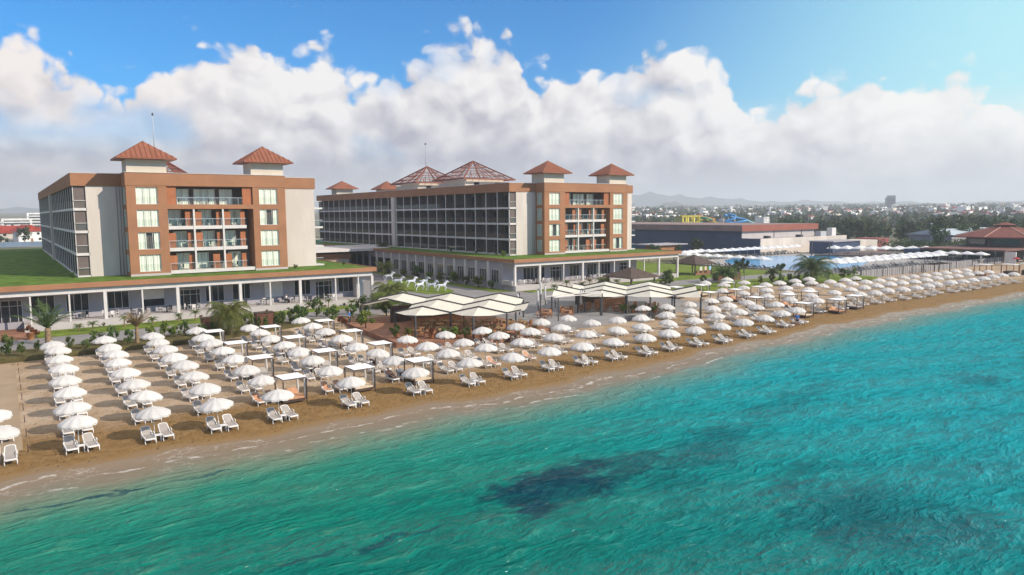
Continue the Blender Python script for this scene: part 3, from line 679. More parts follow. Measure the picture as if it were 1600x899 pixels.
    for (l, r, wx) in ((xa, o0, X(15.38)), (o1, xb, X(32.05))):
        w_ = 2.74
        f = MB()
        f.box(l, yb, 5.69, wx-.003, yb+dp, zf); f.box(wx+w_+.003, yb, 5.69, r, yb+dp, zf)
        zz = 5.69
        for zr_ in rows[::-1]: f.box(wx-.003, yb, zz, wx+w_+.003, yb+dp, zr_-.003); zz = zr_+2.36
        f.box(wx-.003, yb, zz, wx+w_+.003, yb+dp, zf)
        for zr_ in rows[::-1]: f.box(wx-.003, yb+.6, zr_-.003, wx+w_+.003, yb+dp, zr_+2.36, 1)
        f.build('front_panel', [T['terra'], T['recess']], h)
        MB().box(l+.0, yb-.03, 5.69, r, yb-.001, 6.0).build('plinth_band', T['beige'], h)
    wm = win_mesh(2.74, 2.36); wm2 = win_mesh(2.74, 2.36, 3, .38)
    for ri_, zr_ in enumerate(rows):
        put_window(h, wm2 if ri_ == 2 else wm, X(15.38), yb+.10, zr_); put_window(h, wm2 if ri_ == (1 if px0 < 0 else 3) else wm, X(32.05), yb+.10, zr_)
    MB().box(o0+.003, yb-.002, 14.98, o1-.003, yb+.45, 15.62).build('loggia_beam', T['terra'], h)
    MB().box(o0+.003, yb+.452, 15.2, o1-.003, yb+dp, 15.58).build('loggia_floor', T['beige'], h)
    for i, zz in enumerate((12.1, 9.0, 5.80)):
        MB().box(o0+.003, yb+.12, zz, o1-1.05 if i < 2 else o1-.003, yb+dp, zz+.48).build('balcony_slab', T['trim'], h)
    for cx in (X(22.75), X(26.75)):
        MB().box(cx-.12, yb+.06, 6.29, cx+.12, yb+.30, 14.975).build('column', T['trim'], h)
    dm = win_mesh(1.9, 2.3, 2); rl = {}
    def railing(x0, x1, z):
        k = round(x1-x0, 2)
        if k not in rl:
            g = MB(); g.box(0, 0, .06, k, .016, .98, 0); g.box(0, -.02, .98, k, .04, 1.04, 1)
            for q in range(int(k/1.2)+1): g.box(min(k-.04, q*1.2), -.01, 0, min(k, q*1.2+.04), .03, .98, 1)
            rl[k] = g.mesh('railing', [T['rail'], T['antenna']])
        o = h['_o']; return obj('railing', rl[k], h, (x0-o[0], yb+.2-o[1], z-o[2]))
    rng = random.Random(5 if px0 < 0 else 9)
    bays = [(o0+.05, X(22.6)), (X(22.9), X(26.6)), (X(26.9), o1-1.1)]
    for fl_, zz in enumerate((12.58, 9.48, 6.28)):
        for bi, (l, r) in enumerate(bays):
            put_window(h, dm, l+(.25, .9, 1.2)[(fl_+bi) % 3], yb+dp-.35, zz+.02, 0, False)
            q = l+(2.3, .02, .05)[(fl_+bi) % 3]
            for kk in range(2 if (fl_+bi) % 3 == 0 else 1):
                pw = min(.95, r-q-.05)
                if pw > .3: MB().box(q, yb+.55+kk*.02, zz, q+pw, yb+.68+kk*.02, zz+2.1).build('screen_panel', T['terra2'], h)
                q += 1.1
            if (fl_+bi) % 3: MB().box(r-.7, yb+.6, zz, r-.05, yb+.72, zz+2.1).build('screen_panel', T['terra2'], h)
            railing(l, r, zz)
    for l, r in ((o0+.02, X(20.55)), (X(29.65), o1-.02)): MB().box(l, yb+.28, 15.6, r, yb+.42, zf-.004).build('screen_panel', T['terra2'], h)
    for l in (X(20.8), X(23.3), X(26.9)): put_window(h, dm, l, yb+dp-.35, 15.62, 0, False)
    put_window(h, dm, X(24.6)-.2, yb+dp-.35, 15.62, 0, False)
    railing(X(20.6), X(29.6), 15.6)
    sm = MB(); sm.box(-.02, .0, 0, .06, 1.5, 2.36, 0); sm.box(-.045, .07, .07, -.021, .72, 2.29, 1); sm.box(-.045, .79, .07, -.021, 1.43, 2.29, 1); sm = sm.mesh('side_window', [T['trim'], T['curtain2']])
    for zr_ in rows: obj('side_window', sm, h, (xa-.045-h['_o'][0], yb+.85-h['_o'][1], zr_))
    # --- long balcony side (-x face)
    doors, railm = bay_meshes(); n1 = 12
    o = h['_o']
    ys = [yw+.3+i*BAY for i in range(n1)]; gap0 = ys[-1]+BAY; ys += [gap0+4.6+i*BAY for i in range(n1)]
    zs = (5.90, 9.0, 12.1, 15.2)
    for zz in zs: MB().box(xw, yw+.0, zz-.36, xw+1.62, side_far-.2, zz).build('balcony_slab', T['trim'], h)
    fin = MB().box(.06, -.07, 5.905, 1.6, .07, zf, 1).box(-.03, -.10, 5.905, .058, .10, zf, 0).mesh('partition', [T['trim'], T['recess']])
    for i, y in enumerate(ys+[gap0, ys[-1]+BAY]): obj('partition', fin, h, (xw+.04-o[0], y-o[1], 0))
    MB().box(xw-.35, gap0+.3, 5.69, xw+1.6, gap0+2.2, zf).build('stair_fin', T['white'], h)
    for i, y in enumerate(ys):
        for k, zz in enumerate(zs):
            d = obj('balcony_door', doors[(i*7+k*3+i*k) % 3], h, (xw+1.6-o[0], y+BAY-.08-o[1], zz), -math.pi/2)
            obj('balcony_railing', railm, h, (xw+.10-o[0], y+BAY-.08-o[1], zz), -math.pi/2)
    # corner balcony railings on the front
    cr = MB(); cr.box(0, 0, .08, 1.3, .016, 1.0, 0); cr.box(-.02, -.02, 1.0, 1.32, .035, 1.06, 1); crm = cr.mesh('balcony_railing', [T['rail'], T['trim']])
    for zz in zs: obj('balcony_railing', crm, h, (xw+.15-o[0], yw+.05-o[1], zz))
    # --- projecting balconies on the east end
    for zz in zs:
        MB().box(xe+.003, yw+.4, zz-.28, xe+1.5, yw+9, zz).build('balcony_slab', T['trim'], h)
        obj('balcony_railing', crm, h, (xe+.1-o[0], yw+.45-o[1], zz))
    # --- roof towers
    tw = 5.05
    hip_tower(h, xa+.25, yb+.4, xa+.25+tw, yb+.4+4.1, zt-.2, 21.85, 1.25, 24.5)
    hip_tower(h, xb-4.9, yb+.4, xb+.1-.15, yb+.4+4.1, zt-.2, 21.85, 1.25, 24.5)
    return h
LH = hotel('hotel_building', 'nearer terracotta and white hotel with green lawn roof on its long ground-floor veranda, at left', 14.2, 36.0, 111.45, 8.2, 42.0, 115.5, (-45, 47.75, 104.66), 218, 0)
RH = hotel('hotel_building', 'farther terracotta and white hotel showing its long dark balcony side, right of the courtyard', 88.14, 110.8, 113.66, 81.79, 115.0, 116.62, (74.4, 118.3, 104.79), 222, 0)

def pavilion(par, cx, cy, w, zb, zt, za):
    o = par['_o']
    t = MB(); t.box(cx-w*.42, cy-w*.42, zb, cx+w*.42, cy+w*.42, zt-.5); t.box(cx-w*.36, cy-w*.36, zt-.5, cx+w*.36, cy+w*.36, zt)
    t = t.build('roof_pavilion', T['beige2'], par)
    for sx_ in (-1, 1):
        MB().box(cx+sx_*w*.2-.7, cy-w*.42-.06, zb+.8, cx+sx_*w*.2+.7, cy-w*.42-.01, zt-.7).build('vent_opening', T['glass'], t)
    l = MB(); W2 = w/2; A = (cx, cy, za)
    cs = [(cx-W2, cy-W2), (cx+W2, cy-W2), (cx+W2, cy+W2), (cx-W2, cy+W2)]
    for i in range(4):
        a, b = cs[i], cs[(i+1) % 4]
        l.bar((*a, zt), A, .28); l.bar((*a, zt+.05), (*b, zt+.05), .3, .35)
        n = 7
        for k in range(1, n):
            t_ = k/n; p = (a[0]+(b[0]-a[0])*t_, a[1]+(b[1]-a[1])*t_, zt); f_ = abs(2*t_-1)
            q = (cx+(p[0]-cx)*f_, cy+(p[1]-cy)*f_, zt+(za-zt)*(1-f_)); l.bar(p, q, .13)
        for t_ in (.22, .44, .66):
            pa = [c+(d-c)*t_ for c, d in zip((*a, zt), A)]; pb = [c+(d-c)*t_ for c, d in zip((*b, zt), A)]; l.bar(pa, pb, .14)
    l.build('lattice_roof', T['rust'], t)
    g = MB(); g.add([(x, y, zt-.06) for x, y in cs]+[(cx, cy, za-.12)], [(0, 1, 4), (1, 2, 4), (2, 3, 4), (3, 0, 4)]); g.build('roof_glazing', T['lattglass'], t)
pavilion(RH, 93.5, 148.5, 14.5, 19.5, 21.9, 26.5)
pavilion(RH, 93.5, 171.5, 14.5, 19.5, 21.9, 26.5)
pavilion(LH, 25.6, 152, 8.6, 19.5, 21.6, 25.0)
hip_tower(RH, 89.6, 225.5, 95.2, 229.8, 19.6, 22.3, 1.5, 25.0)
hip_tower(RH, 88.6, 188.5, 93.0, 193, 19.6, 21.0, 1.2, 23.4)
def mast(x, y, z0, z1, label):
    m = thing('antenna_mast', label, 'antenna', (x, y, z0), world=True)
    MB().tube([(x, y, z0), (x, y, (z0+z1)/2), (x, y, z1)], [.10, .08, .05], 6).build('mast_pole', T['antenna'], m)
    MB().box(x-.14, y-.14, z1-.1, x+.14, y+.14, z1+.35).build('beacon', T['dgrey'], m)
mast(24.3, 150, 26.0, 32.7, 'thin pale mast rising behind the left roof tower of the nearer hotel')
mast(93.2, 171.5, 26.2, 32.3, 'thin pale mast on the tip of the farther lattice roof pavilion')
for i in range(4):
    x, y = 90+.9*i, 192.5-.7*i
    m = thing('roof_antenna', ['short antenna with a dish, leftmost of the cluster on the far hotel roof', 'second antenna of the cluster on the far hotel roof', 'third antenna of the cluster on the far hotel roof', 'rightmost, tallest antenna of the cluster on the far hotel roof'][i], 'antenna', (x, y, 20.8), 'roof antennas', world=True)
    MB().tube([(x, y, 19.7), (x, y, 24.6+.3*i)], .07, 6).build('mast_pole', T['antenna'], m)
    MB().lathe([(.02, 0), (.3, .06), (.5, .2)], 10).build('dish', T['trim'], m).location = (0, -.2, 2.6+.2*i)

# link building between the hotels
lk = thing('link_building', 'low link building with a white curved canopy roof between the two hotels', 'building', (62, 172, 0), world=True)
MB().box(44, 167, 0, 69, 200, 3.3).build('wall', T['beige2'], lk)
MB().box(43.6, 166.6, 3.3, 69.4, 200, 4.6).build('fascia', T['terra'], lk)
MB().box(69.003, 178, 0, 73.9, 200, 4.5).build('side_wall', T['grey'], lk)
cb = MB(); n = 12; P0 = []
for i in range(n+1): a = -math.pi/2+math.pi/2*i/n; P0.append((79+3.5*math.cos(a), 168.2+3.5+3.5*math.sin(a)))
poly = [(42.5, 163.5), (79, 164.7)]+P0+[(82.5, 186), (42.5, 186)]
nn = len(poly); cb.add([(x, y, 5.75) for x, y in poly]+[(x, y, 5.15) for x, y in poly], [tuple(range(nn)), tuple(range(nn, 2*nn))[::-1]]+[(i, nn+i, nn+(i+1) % nn, (i+1) % nn) for i in range(nn)])
cb.build('canopy_roof', T['trim'], lk)

# ------------------------------------------------------------------ plants
def rv(rng): 
    while True:
        v = Vector((rng.uniform(-1, 1), rng.uniform(-1, 1), rng.uniform(-1, 1)))
        if v.length < 1: return v
def leaf_clump(b, rng, c, r, n, ls, m=0):
    for _ in range(n):
        d = rv(rng); p = Vector(c)+Vector((d.x*r[0], d.y*r[1], d.z*r[2]))
        u = rv(rng).normalized(); w = u.cross(rv(rng)).normalized(); s_ = ls*rng.uniform(.6, 1.3)
        b.add([p-u*s_*.5, p+w*s_*.32, p+u*s_*.5, p-w*s_*.32], [(0, 1, 2, 3)], m)
def crown_mesh(name, m, seed, rx, rz, zc, nclump, nleaf, ls):
    rng = random.Random(seed); b = MB()
    for _ in range(nclump):
        d = rv(rng); d = d.normalized()*(.35+.55*rng.random()); c = (d.x*rx, d.y*rx, zc+d.z*rz); q = rng.uniform(.26, .46)
        leaf_clump(b, rng, c, (rx*q, rx*q, rz*q), nleaf, ls)
    return b.mesh(name, m)
def trunk_mesh(name, h, r, seed, limbs=5, spread=1.2):
    rng = random.Random(seed); b = MB()
    b.tube([(0, 0, -.1), (.05, 0, h*.5), (0, .08, h)], [r*1.2, r, r*.75], 8)
    for i in range(limbs):
        a = 2*math.pi*i/limbs+rng.random(); b.tube([(0, .04, h*.8), (math.cos(a)*spread*.5, math.sin(a)*spread*.5, h*1.25), (math.cos(a)*spread, math.sin(a)*spread, h*1.6)], [r*.6, r*.4, r*.18], 6)
    return b.mesh(name, T['trunk'])
def palm_crown(name, m, seed, n, L, droop, up, wide=.42, pairs=15, twist=.5):
    """feather palm: arching ribs each with two rows of leaflets"""
    rng = random.Random(seed); b = MB()
    for i in range(n):
        a = 2*math.pi*(i*.382)+rng.uniform(-.15, .15); t = i/n
        e0 = up+(1.35-up)*(1-t)*.9+rng.uniform(-.12, .12); l = L*rng.uniform(.8, 1.08)
        pts = []; p = Vector((0, 0, 0)); e = e0
        for k in range(9):
            pts.append(p.copy()); st = l/8
            p = p+Vector((math.cos(a)*math.cos(e), math.sin(a)*math.cos(e), math.sin(e)))*st; e -= droop*(k+1)/9*.62
        b.tube(pts, [.045*(1-k/9)+.008 for k in range(9)], 3, 0, False)
        side = Vector((-math.sin(a), math.cos(a), 0))
        for k in range(pairs):
            f_ = .10+.90*k/pairs; j = min(7, int(f_*8)); q = pts[j].lerp(pts[j+1], f_*8-j); dr = (pts[j+1]-pts[j]).normalized(); nz = dr.cross(side)
            ll = l*wide*math.sin(math.pi*min(1, f_*.85+.12))*rng.uniform(.8, 1.1)
            for s_ in (-1, 1):
                tip = q+(side*s_*.82+dr*.62-nz*.18*0+Vector((0, 0, -.28-.2*rng.random())))*ll
                w = dr*.035*l/2
                b.add([q-w, q+w, tip], [(0, 1, 2)])
    return b.mesh(name, m)
def palm_trunk(name, h, r, lean=0.0):
    b = MB(); n = max(5, int(h/.22)); pts = []; rad = []
    for i in range(n+1):
        t = i/n; pts.append((lean*t*t, 0, -.15+(h+.15)*t)); rad.append(r*(1.25-.35*t)*(1.0 if i % 2 else .86))
    b.tube(pts, rad, 9); return b.mesh(name, T['ptrunk'])
PALMC = {'date': palm_crown('palm_crown', T['frond'], 3, 34, 2.6, .9, -.25), 'date2': palm_crown('palm_crown', T['frond'], 8, 30, 2.5, .75, .05),
         'fluffy': palm_crown('palm_crown', T['frondg'], 4, 44, 2.2, 1.0, -.55, .5), 'up': palm_crown('palm_crown', T['frond'], 5, 14, 2.3, .35, .55, .26),
         'dry': palm_crown('palm_crown', T['frondo'], 6, 16, 1.7, .3, .75, .28), 'yellow': palm_crown('palm_crown', T['frondy'], 7, 26, 2.6, .9, .05, .45),
         'small': palm_crown('palm_crown', T['frondg'], 9, 15, .95, .8, .0, .5, 9)}
def palm(x, y, z, kind, h, s_, label, r=.2, group='palm trees in the gardens'):
    t = thing('palm_tree', label, 'palm', (x, y, z), group, random.random()*6)
    obj('trunk', palm_trunk('trunk', h, r), t); obj('crown', PALMC[kind], t, (0, 0, h), 0, s_)
palm(3.4, 93.2, 0, 'up', 1.9, 1.6, 'sparse upright date palm standing among shrubs in front of the left entrance path', .32)
palm(21.3, 88.2, 0, 'fluffy', 2.6, 1.45, 'full bright green palm at the back of the beach before the white-shirted guest')
palm(11.5, 88.6, 0, 'dry', 1.8, 1.3, 'small palm with orange dried upright fronds beside the planting bed', .2)
palm(49.5, 103.6, 0, 'fluffy', 1.8, 1.65, 'bushy palm by the end column of the nearer hotel veranda')
palm(46.0, 98.4, 0, 'fluffy', 1.3, 1.35, 'low bushy palm just left of the first sail canopy')
palm(79.5, 170, 0, 'date2', 5.6, 1.0, 'tall slim palm before the dark balconies of the farther hotel', .2)
palm(70.5, 150, 0, 'yellow', 1.9, 1.15, 'yellow-green palm below the white canopy between the hotels')
palm(116.4, 92, 0, 'date2', 1.4, 1.5, 'broad date palm beside the second thatched gazebo', .35)
palm(129.8, 81.6, -.3, 'date', 3.0, 2.0, 'large date palm behind the beach umbrellas in front of the pool', .35)
palm(93.6, 102.2, .05, 'fluffy', .9, .9, 'green palm below the veranda of the farther hotel, left of the thatched gazebo', .2)
palm(123.4, 86.0, 0, 'date2', 1.9, .8, 'slim dark palm left of the large date palm by the pool', .2)
SP = [(6.9, 101.7), (8.3, 100.7), (11.9, 101.9), (15.2, 102.2), (18.3, 102.3), (20.3, 102.0), (23.2, 102.6), (36.1, 103.2), (39.1, 103.0), (43.0, 103.6)]
for i, (x, y) in enumerate(SP):
    palm(x, y, .08, 'small', .6+.25*(i % 3), .85+.12*(i % 2), 'small palm on the lawn strip under the nearer veranda, %s from the left' % ORD[i], .08, 'small palms on the left lawn strip')
for i, (x, y) in enumerate([(82.0, 102.9), (85.2, 103.2), (88.4, 102.6), (90.7, 103.0), (97.5, 102.8), (101.5, 102.6)]):
    palm(x, y, .08, 'small', .5+.5*(i % 2), 1.0+.15*(i % 3), 'small palm along the farther hotel veranda, %s from the left' % ORD[i], .09, 'small palms before the farther veranda')
SHC = []
for k, mm in enumerate((T['leaf'], T['leafb'], T['leaf'], T['leafr'])):
    SHC.append(crown_mesh('foliage', mm, 20+k, .62, .55, .72, 10, 46, .17))
SHT = MB().tube([(0, 0, -.05), (.03, 0, .35), (0, .02, .75)], [.05, .04, .02], 6).mesh('stem', T['trunk'])
def shrub(x, y, z, k, s_, label, sz=None, group='garden shrubs'):
    t = thing('shrub', label, 'shrub', (x, y, z), group, random.random()*6)
    t.scale = (s_, s_, sz or s_)
    obj('stem', SHT, t); obj('foliage', SHC[k], t)
rng = random.Random(31)
NSH = 0
for i in range(26):
    x = -1.5+i*1.32+rng.uniform(-.3, .3)
    if any(abs(x-a) < .7 for a in (3.4, 11.5, 21.3)): continue
    y = (88.6 if x < 18 else 88.6+(x-18)*.24)+rng.uniform(-1.2, 1.8); s_ = rng.uniform(.7, 1.25)
    shrub(x, y, 0.02, rng.choice((0, 0, 1, 2)), s_, 'green shrub in the planting bed behind the beach, %s from the left' % ORD[NSH], s_*rng.uniform(1.0, 1.7), 'shrubs of the planting bed'); NSH += 1
for i, (y, s_) in enumerate([(110.6, 1.5), (115, 2.0), (119.6, 1.5), (124.5, 2.3), (129.3, 1.8), (134.5, 1.7), (140, 2.3), (146.6, 1.6)]):
    shrub(73.3, y, .06, (1, 1, 0, 1)[i % 4], s_, 'round bush along the courtyard side of the farther hotel, %s from the front' % ORD[i], None, 'bushes along the courtyard wall')
for i in range(14):
    x = 4+i*2.95; shrub(x+rng.uniform(-.5, .5), 104.35, .09, 0 if i % 3 else 3, .45, 'low dark shrub at the foot of the left veranda wall, %s from the left' % ORD[i], .4, 'low shrubs under the veranda wall')
for i in range(13):
    x = 118.5+i*2.4+rng.uniform(-.5, .5)
    shrub(x, 83.8+rng.uniform(-2, 2.4), .0, (1, 0, 0, 2)[i % 4], rng.uniform(.9, 1.6), 'shrub on the green verge between beach and pool, %s from the left' % ORD[i], rng.uniform(1.0, 1.9), 'shrubs of the pool verge')
for i, (x, y, k, s_, l) in enumerate([(36.0, 82.5, 1, 2.1, 'tall yellow-green bush at the left edge of the first sail canopy'), (33.9, 89.0, 0, 1.7, 'dark bush left of the first sail canopy'), (38.5, 92.5, 0, 1.5, 'dark bush behind the first sail canopy'), (34.3, 86.0, 3, 1.2, 'reddish bush beside the dark bush left of the first canopy'),
        (105.5, 96.5, 0, 1.7, 'dense bush between the two thatched gazebos'), (109.8, 100.5, 0, 2.0, 'tall bush behind the second thatched gazebo'), (113.0, 104.0, 1, 1.7, 'bright bush at the corner of the farther veranda'), (100.2, 92.9, 0, 1.4, 'bush right of the first thatched gazebo'), (112.5, 94.0, 0, 1.3, 'bush beside the broad date palm'), (2.4, 100.2, 3, .9, 'reddish flowering shrub beside the entrance path'), (80.2, 106.0, 3, 1.2, 'reddish shrub at the corner pier of the farther hotel'),
        (12.0, 113.9, 3, .01, '')]):
    if s_ > .1: shrub(x, y, 0, k, s_, l)
for i, (x, y) in enumerate([(7.4, 113.0), (36.9, 110.8), (49.0, 111.2), (46.6, 112.5), (78.4, 113.9), (79.8, 118.5), (80.5, 127), (80.3, 137)]):
    s_ = [.75, .6, .6, .6, 1.1, .6, .6, .6][i]
    if i in (2,): continue
    shrub(x if i != 3 else 45.5, y, 5.66, 2 if i != 4 else 1, s_, ['small brown-green shrub on the roof lawn at the nearer hotel corner', 'small dark shrub on the roof lawn beside the right window column', '', 'small dark shrub near the right end of the nearer roof lawn', 'young bright shrub on the roof lawn at the farther hotel corner', 'dark low shrub on the farther roof lawn, first along the balconies', 'dark low shrub on the farther roof lawn, second along the balconies', 'dark low shrub on the farther roof lawn, third along the balconies'][i], None, 'roof lawn shrubs')
for i, (x, y, k, s_) in enumerate([(24.5, 92.0, 0, 1.3), (28.6, 93.2, 1, 1.2), (30.5, 91.6, 0, 1.6), (32.2, 94.0, 2, 1.2), (34.6, 95.8, 0, 1.7), (36.6, 94.4, 1, 1.3), (40.5, 93.6, 0, 1.8), (43.0, 91.4, 0, 1.4), (46.2, 92.6, 1, 1.6), (50.5, 90.6, 0, 1.3), (52.0, 93.0, 3, 1.1)]):
    shrub(x, y, 0.03, k, s_, 'leafy bush along the path behind the cabanas and first sail canopy, %s from the left' % ORD[i], s_*1.25, 'bushes along the path behind the bar')
pt = thing('flower_pot', 'square orange flower pot with a red shrub beside the entrance path', 'pot', (1.9, 98.6, .05), world=True)
MB().lathe([(.28, .05), (.42, .8), (.45, .82), (.38, .80), (.3, .7)], 10, cx=1.9, cy=98.6).build('pot', T['pot'], pt)
obj('foliage', SHC[3], pt, (0, 0, .55))

# ------------------------------------------------------------------ beach umbrellas and loungers
COLS = [
 [(3.1,52.0),(3.2,56.3),(3.3,61.2),(3.3,65.8),(3.5,71.4),(3.6,76.1),(3.6,81.5),(3.5,84.9)],
 [(7.4,51.6),(7.5,56.6),(7.6,61.4),(7.6,66.4),(7.7,71.2),(7.9,75.8),(8.0,80.5),(8.0,85.1)],
 [(11.4,51.3),(11.6,56.5),(11.8,61.2),(12.1,66.4),(12.2,71.0),(12.3,75.8),(12.3,80.4),(12.4,84.6)],
 [(15.5,51.3),(15.9,56.5),(15.9,61.0),(16.3,66.4),(16.6,71.6),(16.7,76.5),(16.7,80.7),(17.0,85.2)],
 [(21.2,51.6),(21.5,56.7),(21.9,62.0),(22.1,66.2),(22.3,70.8),(22.2,75.2),(22.4,79.9),(22.5,84.4)],
 [(27.0,52.0),(27.6,57.3),(27.7,61.3),(27.6,65.4),(28.2,70.8),(28.5,76.3),(28.7,80.7),(29.0,85.4)],
 [(32.1,51.9),(33.1,57.3),(33.2,61.5),(33.4,66.3)],
 [(36.5,51.9),(37.2,57.2),(37.2,61.2),(38.0,66.4)],
 [(41.1,52.4),(41.6,57.4),(42.3,62.4),(42.7,66.2)],
 [(45.1,52.3),(46.1,58.0),(46.3,62.3),(47.4,66.4)],
 [(49.1,52.3),(50.0,57.3),(50.7,62.4),(51.3,66.8)],
 [(53.3,52.0),(54.1,57.1),(55.8,63.0),(55.7,67.3)],
 [(57.2,52.3),(58.0,57.2),(59.4,62.5)],
 [(61.5,52.4),(62.3,57.3),(63.0,62.1)],
 [(65.4,52.1),(66.6,57.0),(67.4,61.9),(69.6,68.2)],
 [(70.3,52.6),(71.7,57.8),(72.0,62.3),(73.3,67.6)],
 [(74.5,52.9),(76.4,58.1),(76.2,62.1),(77.7,67.4)],
 [(80.1,54.3),(81.5,59.1),(80.6,63.0),(82.9,67.9)],
 [(83.9,54.7),(86.6,59.6),(85.6,63.6),(86.5,68.3)],
]
FA = [(94.8,58.7),(93.1,61.9),(94.5,66.7),(95.3,71.7),(95.4,75.8),(100.4,58.6),(100.2,63.1),(100.6,67.3),(101.6,71.9),(101.8,76.4),(102.7,81.3),(106.9,63.3),(106.8,67.6),(107.2,72.0),(109.1,77.4),(109.7,82.3),(110.2,86.6),(102.9,85.6)]
F1 = [(107.1,59.2),(111.2,59.0),(115.5,59.3),(119.6,58.9),(123.6,58.7),(128.1,59.0),(132.3,59.6),(136.6,59.0),(140.7,58.8),(145.0,59.0),(149.4,58.9),(154.5,59.4),(159.3,59.6),(163.4,59.1)]
F2 = [(112.6,63.9),(117.3,64.1),(121.5,64.3),(126.1,64.4),(129.9,64.2),(134.3,64.2),(138.7,64.2),(143.2,64.4),(147.4,64.4),(151.6,64.4),(156.9,64.7),(161.1,64.6),(165.1,64.3)]
F3 = [(117.4,68.7),(121.9,68.9),(126.4,68.9),(130.6,68.7),(135.5,69.0),(139.6,68.8),(144.5,69.2),(148.8,69.1),(153.6,69.3),(158.0,69.3),(162.9,69.6),(167.1,69.4)]
F4 = [(113.9,77.9),(118.6,77.9),(123.7,78.3),(112.9,73.6),(118.0,74.1),(114.0,69.7),(122.8,73.5),(127.6,73.4),(132.3,74.0)]
EDGE = [(-1.2, 57.2), (-.95, 52.0)]
def umbrella_meshes(seed):
    rng = random.Random(seed); n = 40; RR = 1.13; can = MB(); vs = []; fs = []
    prof = [(0.0, 2.20), (.10, 2.175), (.35, 2.125), (.65, 2.02), (.92, 1.885), (1.08, 1.78), (RR, 1.71)]
    for j, (r, z) in enumerate(prof[1:]):
        for k in range(n):
            a = 2*math.pi*k/n; rib = math.cos(a*10)*.5+.5
            zz = z-.085*(1-rib)*(r/RR)**1.2+rng.uniform(-.008, .008); q = r*(1-.05*(1-rib)*(r/RR)); vs.append((q*math.cos(a), q*math.sin(a), zz))
    vs.append((0, 0, 2.20)); m_ = len(prof)-1
    for j in range(m_-1):
        for k in range(n): fs.append((j*n+k, (j+1)*n+k, (j+1)*n+(k+1) % n, j*n+(k+1) % n))
    for k in range(n): fs.append((len(vs)-1, k, (k+1) % n))
    can.add(vs, fs, 0, True)
    fr = MB(); vs = []; fs = []; n2_ = 60
    for k in range(n2_):
        a = 2*math.pi*k/n2_; rib = math.cos(a*10)*.5+.5; z0 = 1.71-.085*(1-rib)+.004; q = RR*(1-.05*(1-rib))+.006
        w = q+.015*math.sin(k*2.1); zl = z0-.085-.04*abs(math.sin(a*10))-.035*rng.random()
        vs += [(q*math.cos(a), q*math.sin(a), z0), (w*math.cos(a), w*math.sin(a), zl)]
    for k in range(n2_): fs.append((2*k, 2*k+1, (2*k+3) % (2*n2_), (2*k+2) % (2*n2_)))
    fr.add(vs, fs, 0, False)
    return can.mesh('canopy', T['umb']), fr.mesh('fringe', T['fringe'])
UM = [umbrella_meshes(k) for k in range(3)]
UP = MB().tube([(0, 0, -.1), (0, 0, 2.19)], .026, 6).lathe([(.03, 2.18), (.045, 2.23), (.02, 2.28), (0, 2.30)], 6).mesh('pole', T['pole'])
URIB = MB()
for k in range(10):
    a = 2*math.pi*k/10; URIB.bar((.03*math.cos(a), .03*math.sin(a), 1.62), (.68*math.cos(a), .68*math.sin(a), 2.03), .014); 
URIB = URIB.mesh('struts', T['pole'])
SZ = -.6
rng = random.Random(77)
def umbrella(x, y, label, group='white fringed umbrellas on the beach'):
    z = sandz(x, y)
    t = thing('beach_umbrella', label, 'umbrella', (x, y, z), group, rng.random()*6)
    t.rotation_euler = (rng.gauss(0, .035), rng.gauss(-.02, .035), rng.random()*6); s_ = rng.uniform(.96, 1.03); t.scale = (s_, s_, rng.uniform(.97, 1.03))
    u = UM[rng.randrange(3)]
    c = obj('canopy', u[0], t); obj('fringe', u[1], c); obj('pole', UP, t); obj('struts', URIB, t)
# lounger: white frame, taupe sling, raised back, four legs, two arms
def lounger_meshes():
    f = MB(); hs = .33; W2 = .31
    for s_ in (-1, 1):
        f.bar((s_*W2, -.92, hs), (s_*W2, .40, hs), .06, .09)
    f.box(-W2+.031, -.95, hs-.05, W2-.031, -.86, hs+.045); f.box(-W2+.031, .38, hs-.03, W2-.031, .45, hs+.02)
    for s_ in (-1, 1):
        f.tube([(s_*(W2+.05), -.12, hs+.02), (s_*(W2+.07), -.08, hs+.22), (s_*(W2+.07), .22, hs+.25), (s_*(W2+.05), .34, hs+.05)], .028, 6)
    st = MB(); n = 8
    for i in range(n):
        y0 = -.86+1.13*i/n; y1 = -.86+1.13*(i+1)/n; a = hs+.035-.03*math.sin(math.pi*i/n); b_ = hs+.035-.03*math.sin(math.pi*(i+1)/n)
        st.add([(-.28, y0, a), (.28, y0, a), (.28, y1, b_), (-.28, y1, b_)], [(0, 1, 2, 3)], 0, True)
    bk = MB(); A = .60; ca, sa = math.cos(A), math.sin(A); o = (.27, hs+.03)
    P = lambda u, w: (w, o[0]+u*ca, o[1]+u*sa)
    bf = MB()
    for s_ in (-1, 1): bf.bar(P(0, s_*.32), P(.70, s_*.28), .055, .05)
    bf.tube([P(.68, -.28), P(.75, -.20), P(.78, 0), P(.75, .20), P(.68, .28)], .032, 6)
    n = 5
    for i in range(n):
        u0, u1 = .70*i/n, .70*(i+1)/n; bk.add([P(u0, -.28), P(u0, .28), P(u1, .26), P(u1, -.26)], [(0, 1, 2, 3)])
    bk.add([P(.70, -.26), P(.70, .26), P(.75, .17), P(.75, -.17)], [(0, 1, 2, 3)])
    lg = [MB().tube([(s_*W2, y, hs-.02), (s_*(W2+.03), y+dy*.06, .16), (s_*(W2+.02), y+dy*.12, -.04)], [.04, .034, .03], 6).mesh('leg', T['plastic']) for s_ in (-1, 1) for y, dy in ((-.72, -1), (.3, 1))]
    return f.mesh('frame', T['plastic']), st, bk, bf.mesh('back_frame', T['plastic']), lg
lf, lst, lbk, lbf, llg = lounger_meshes()
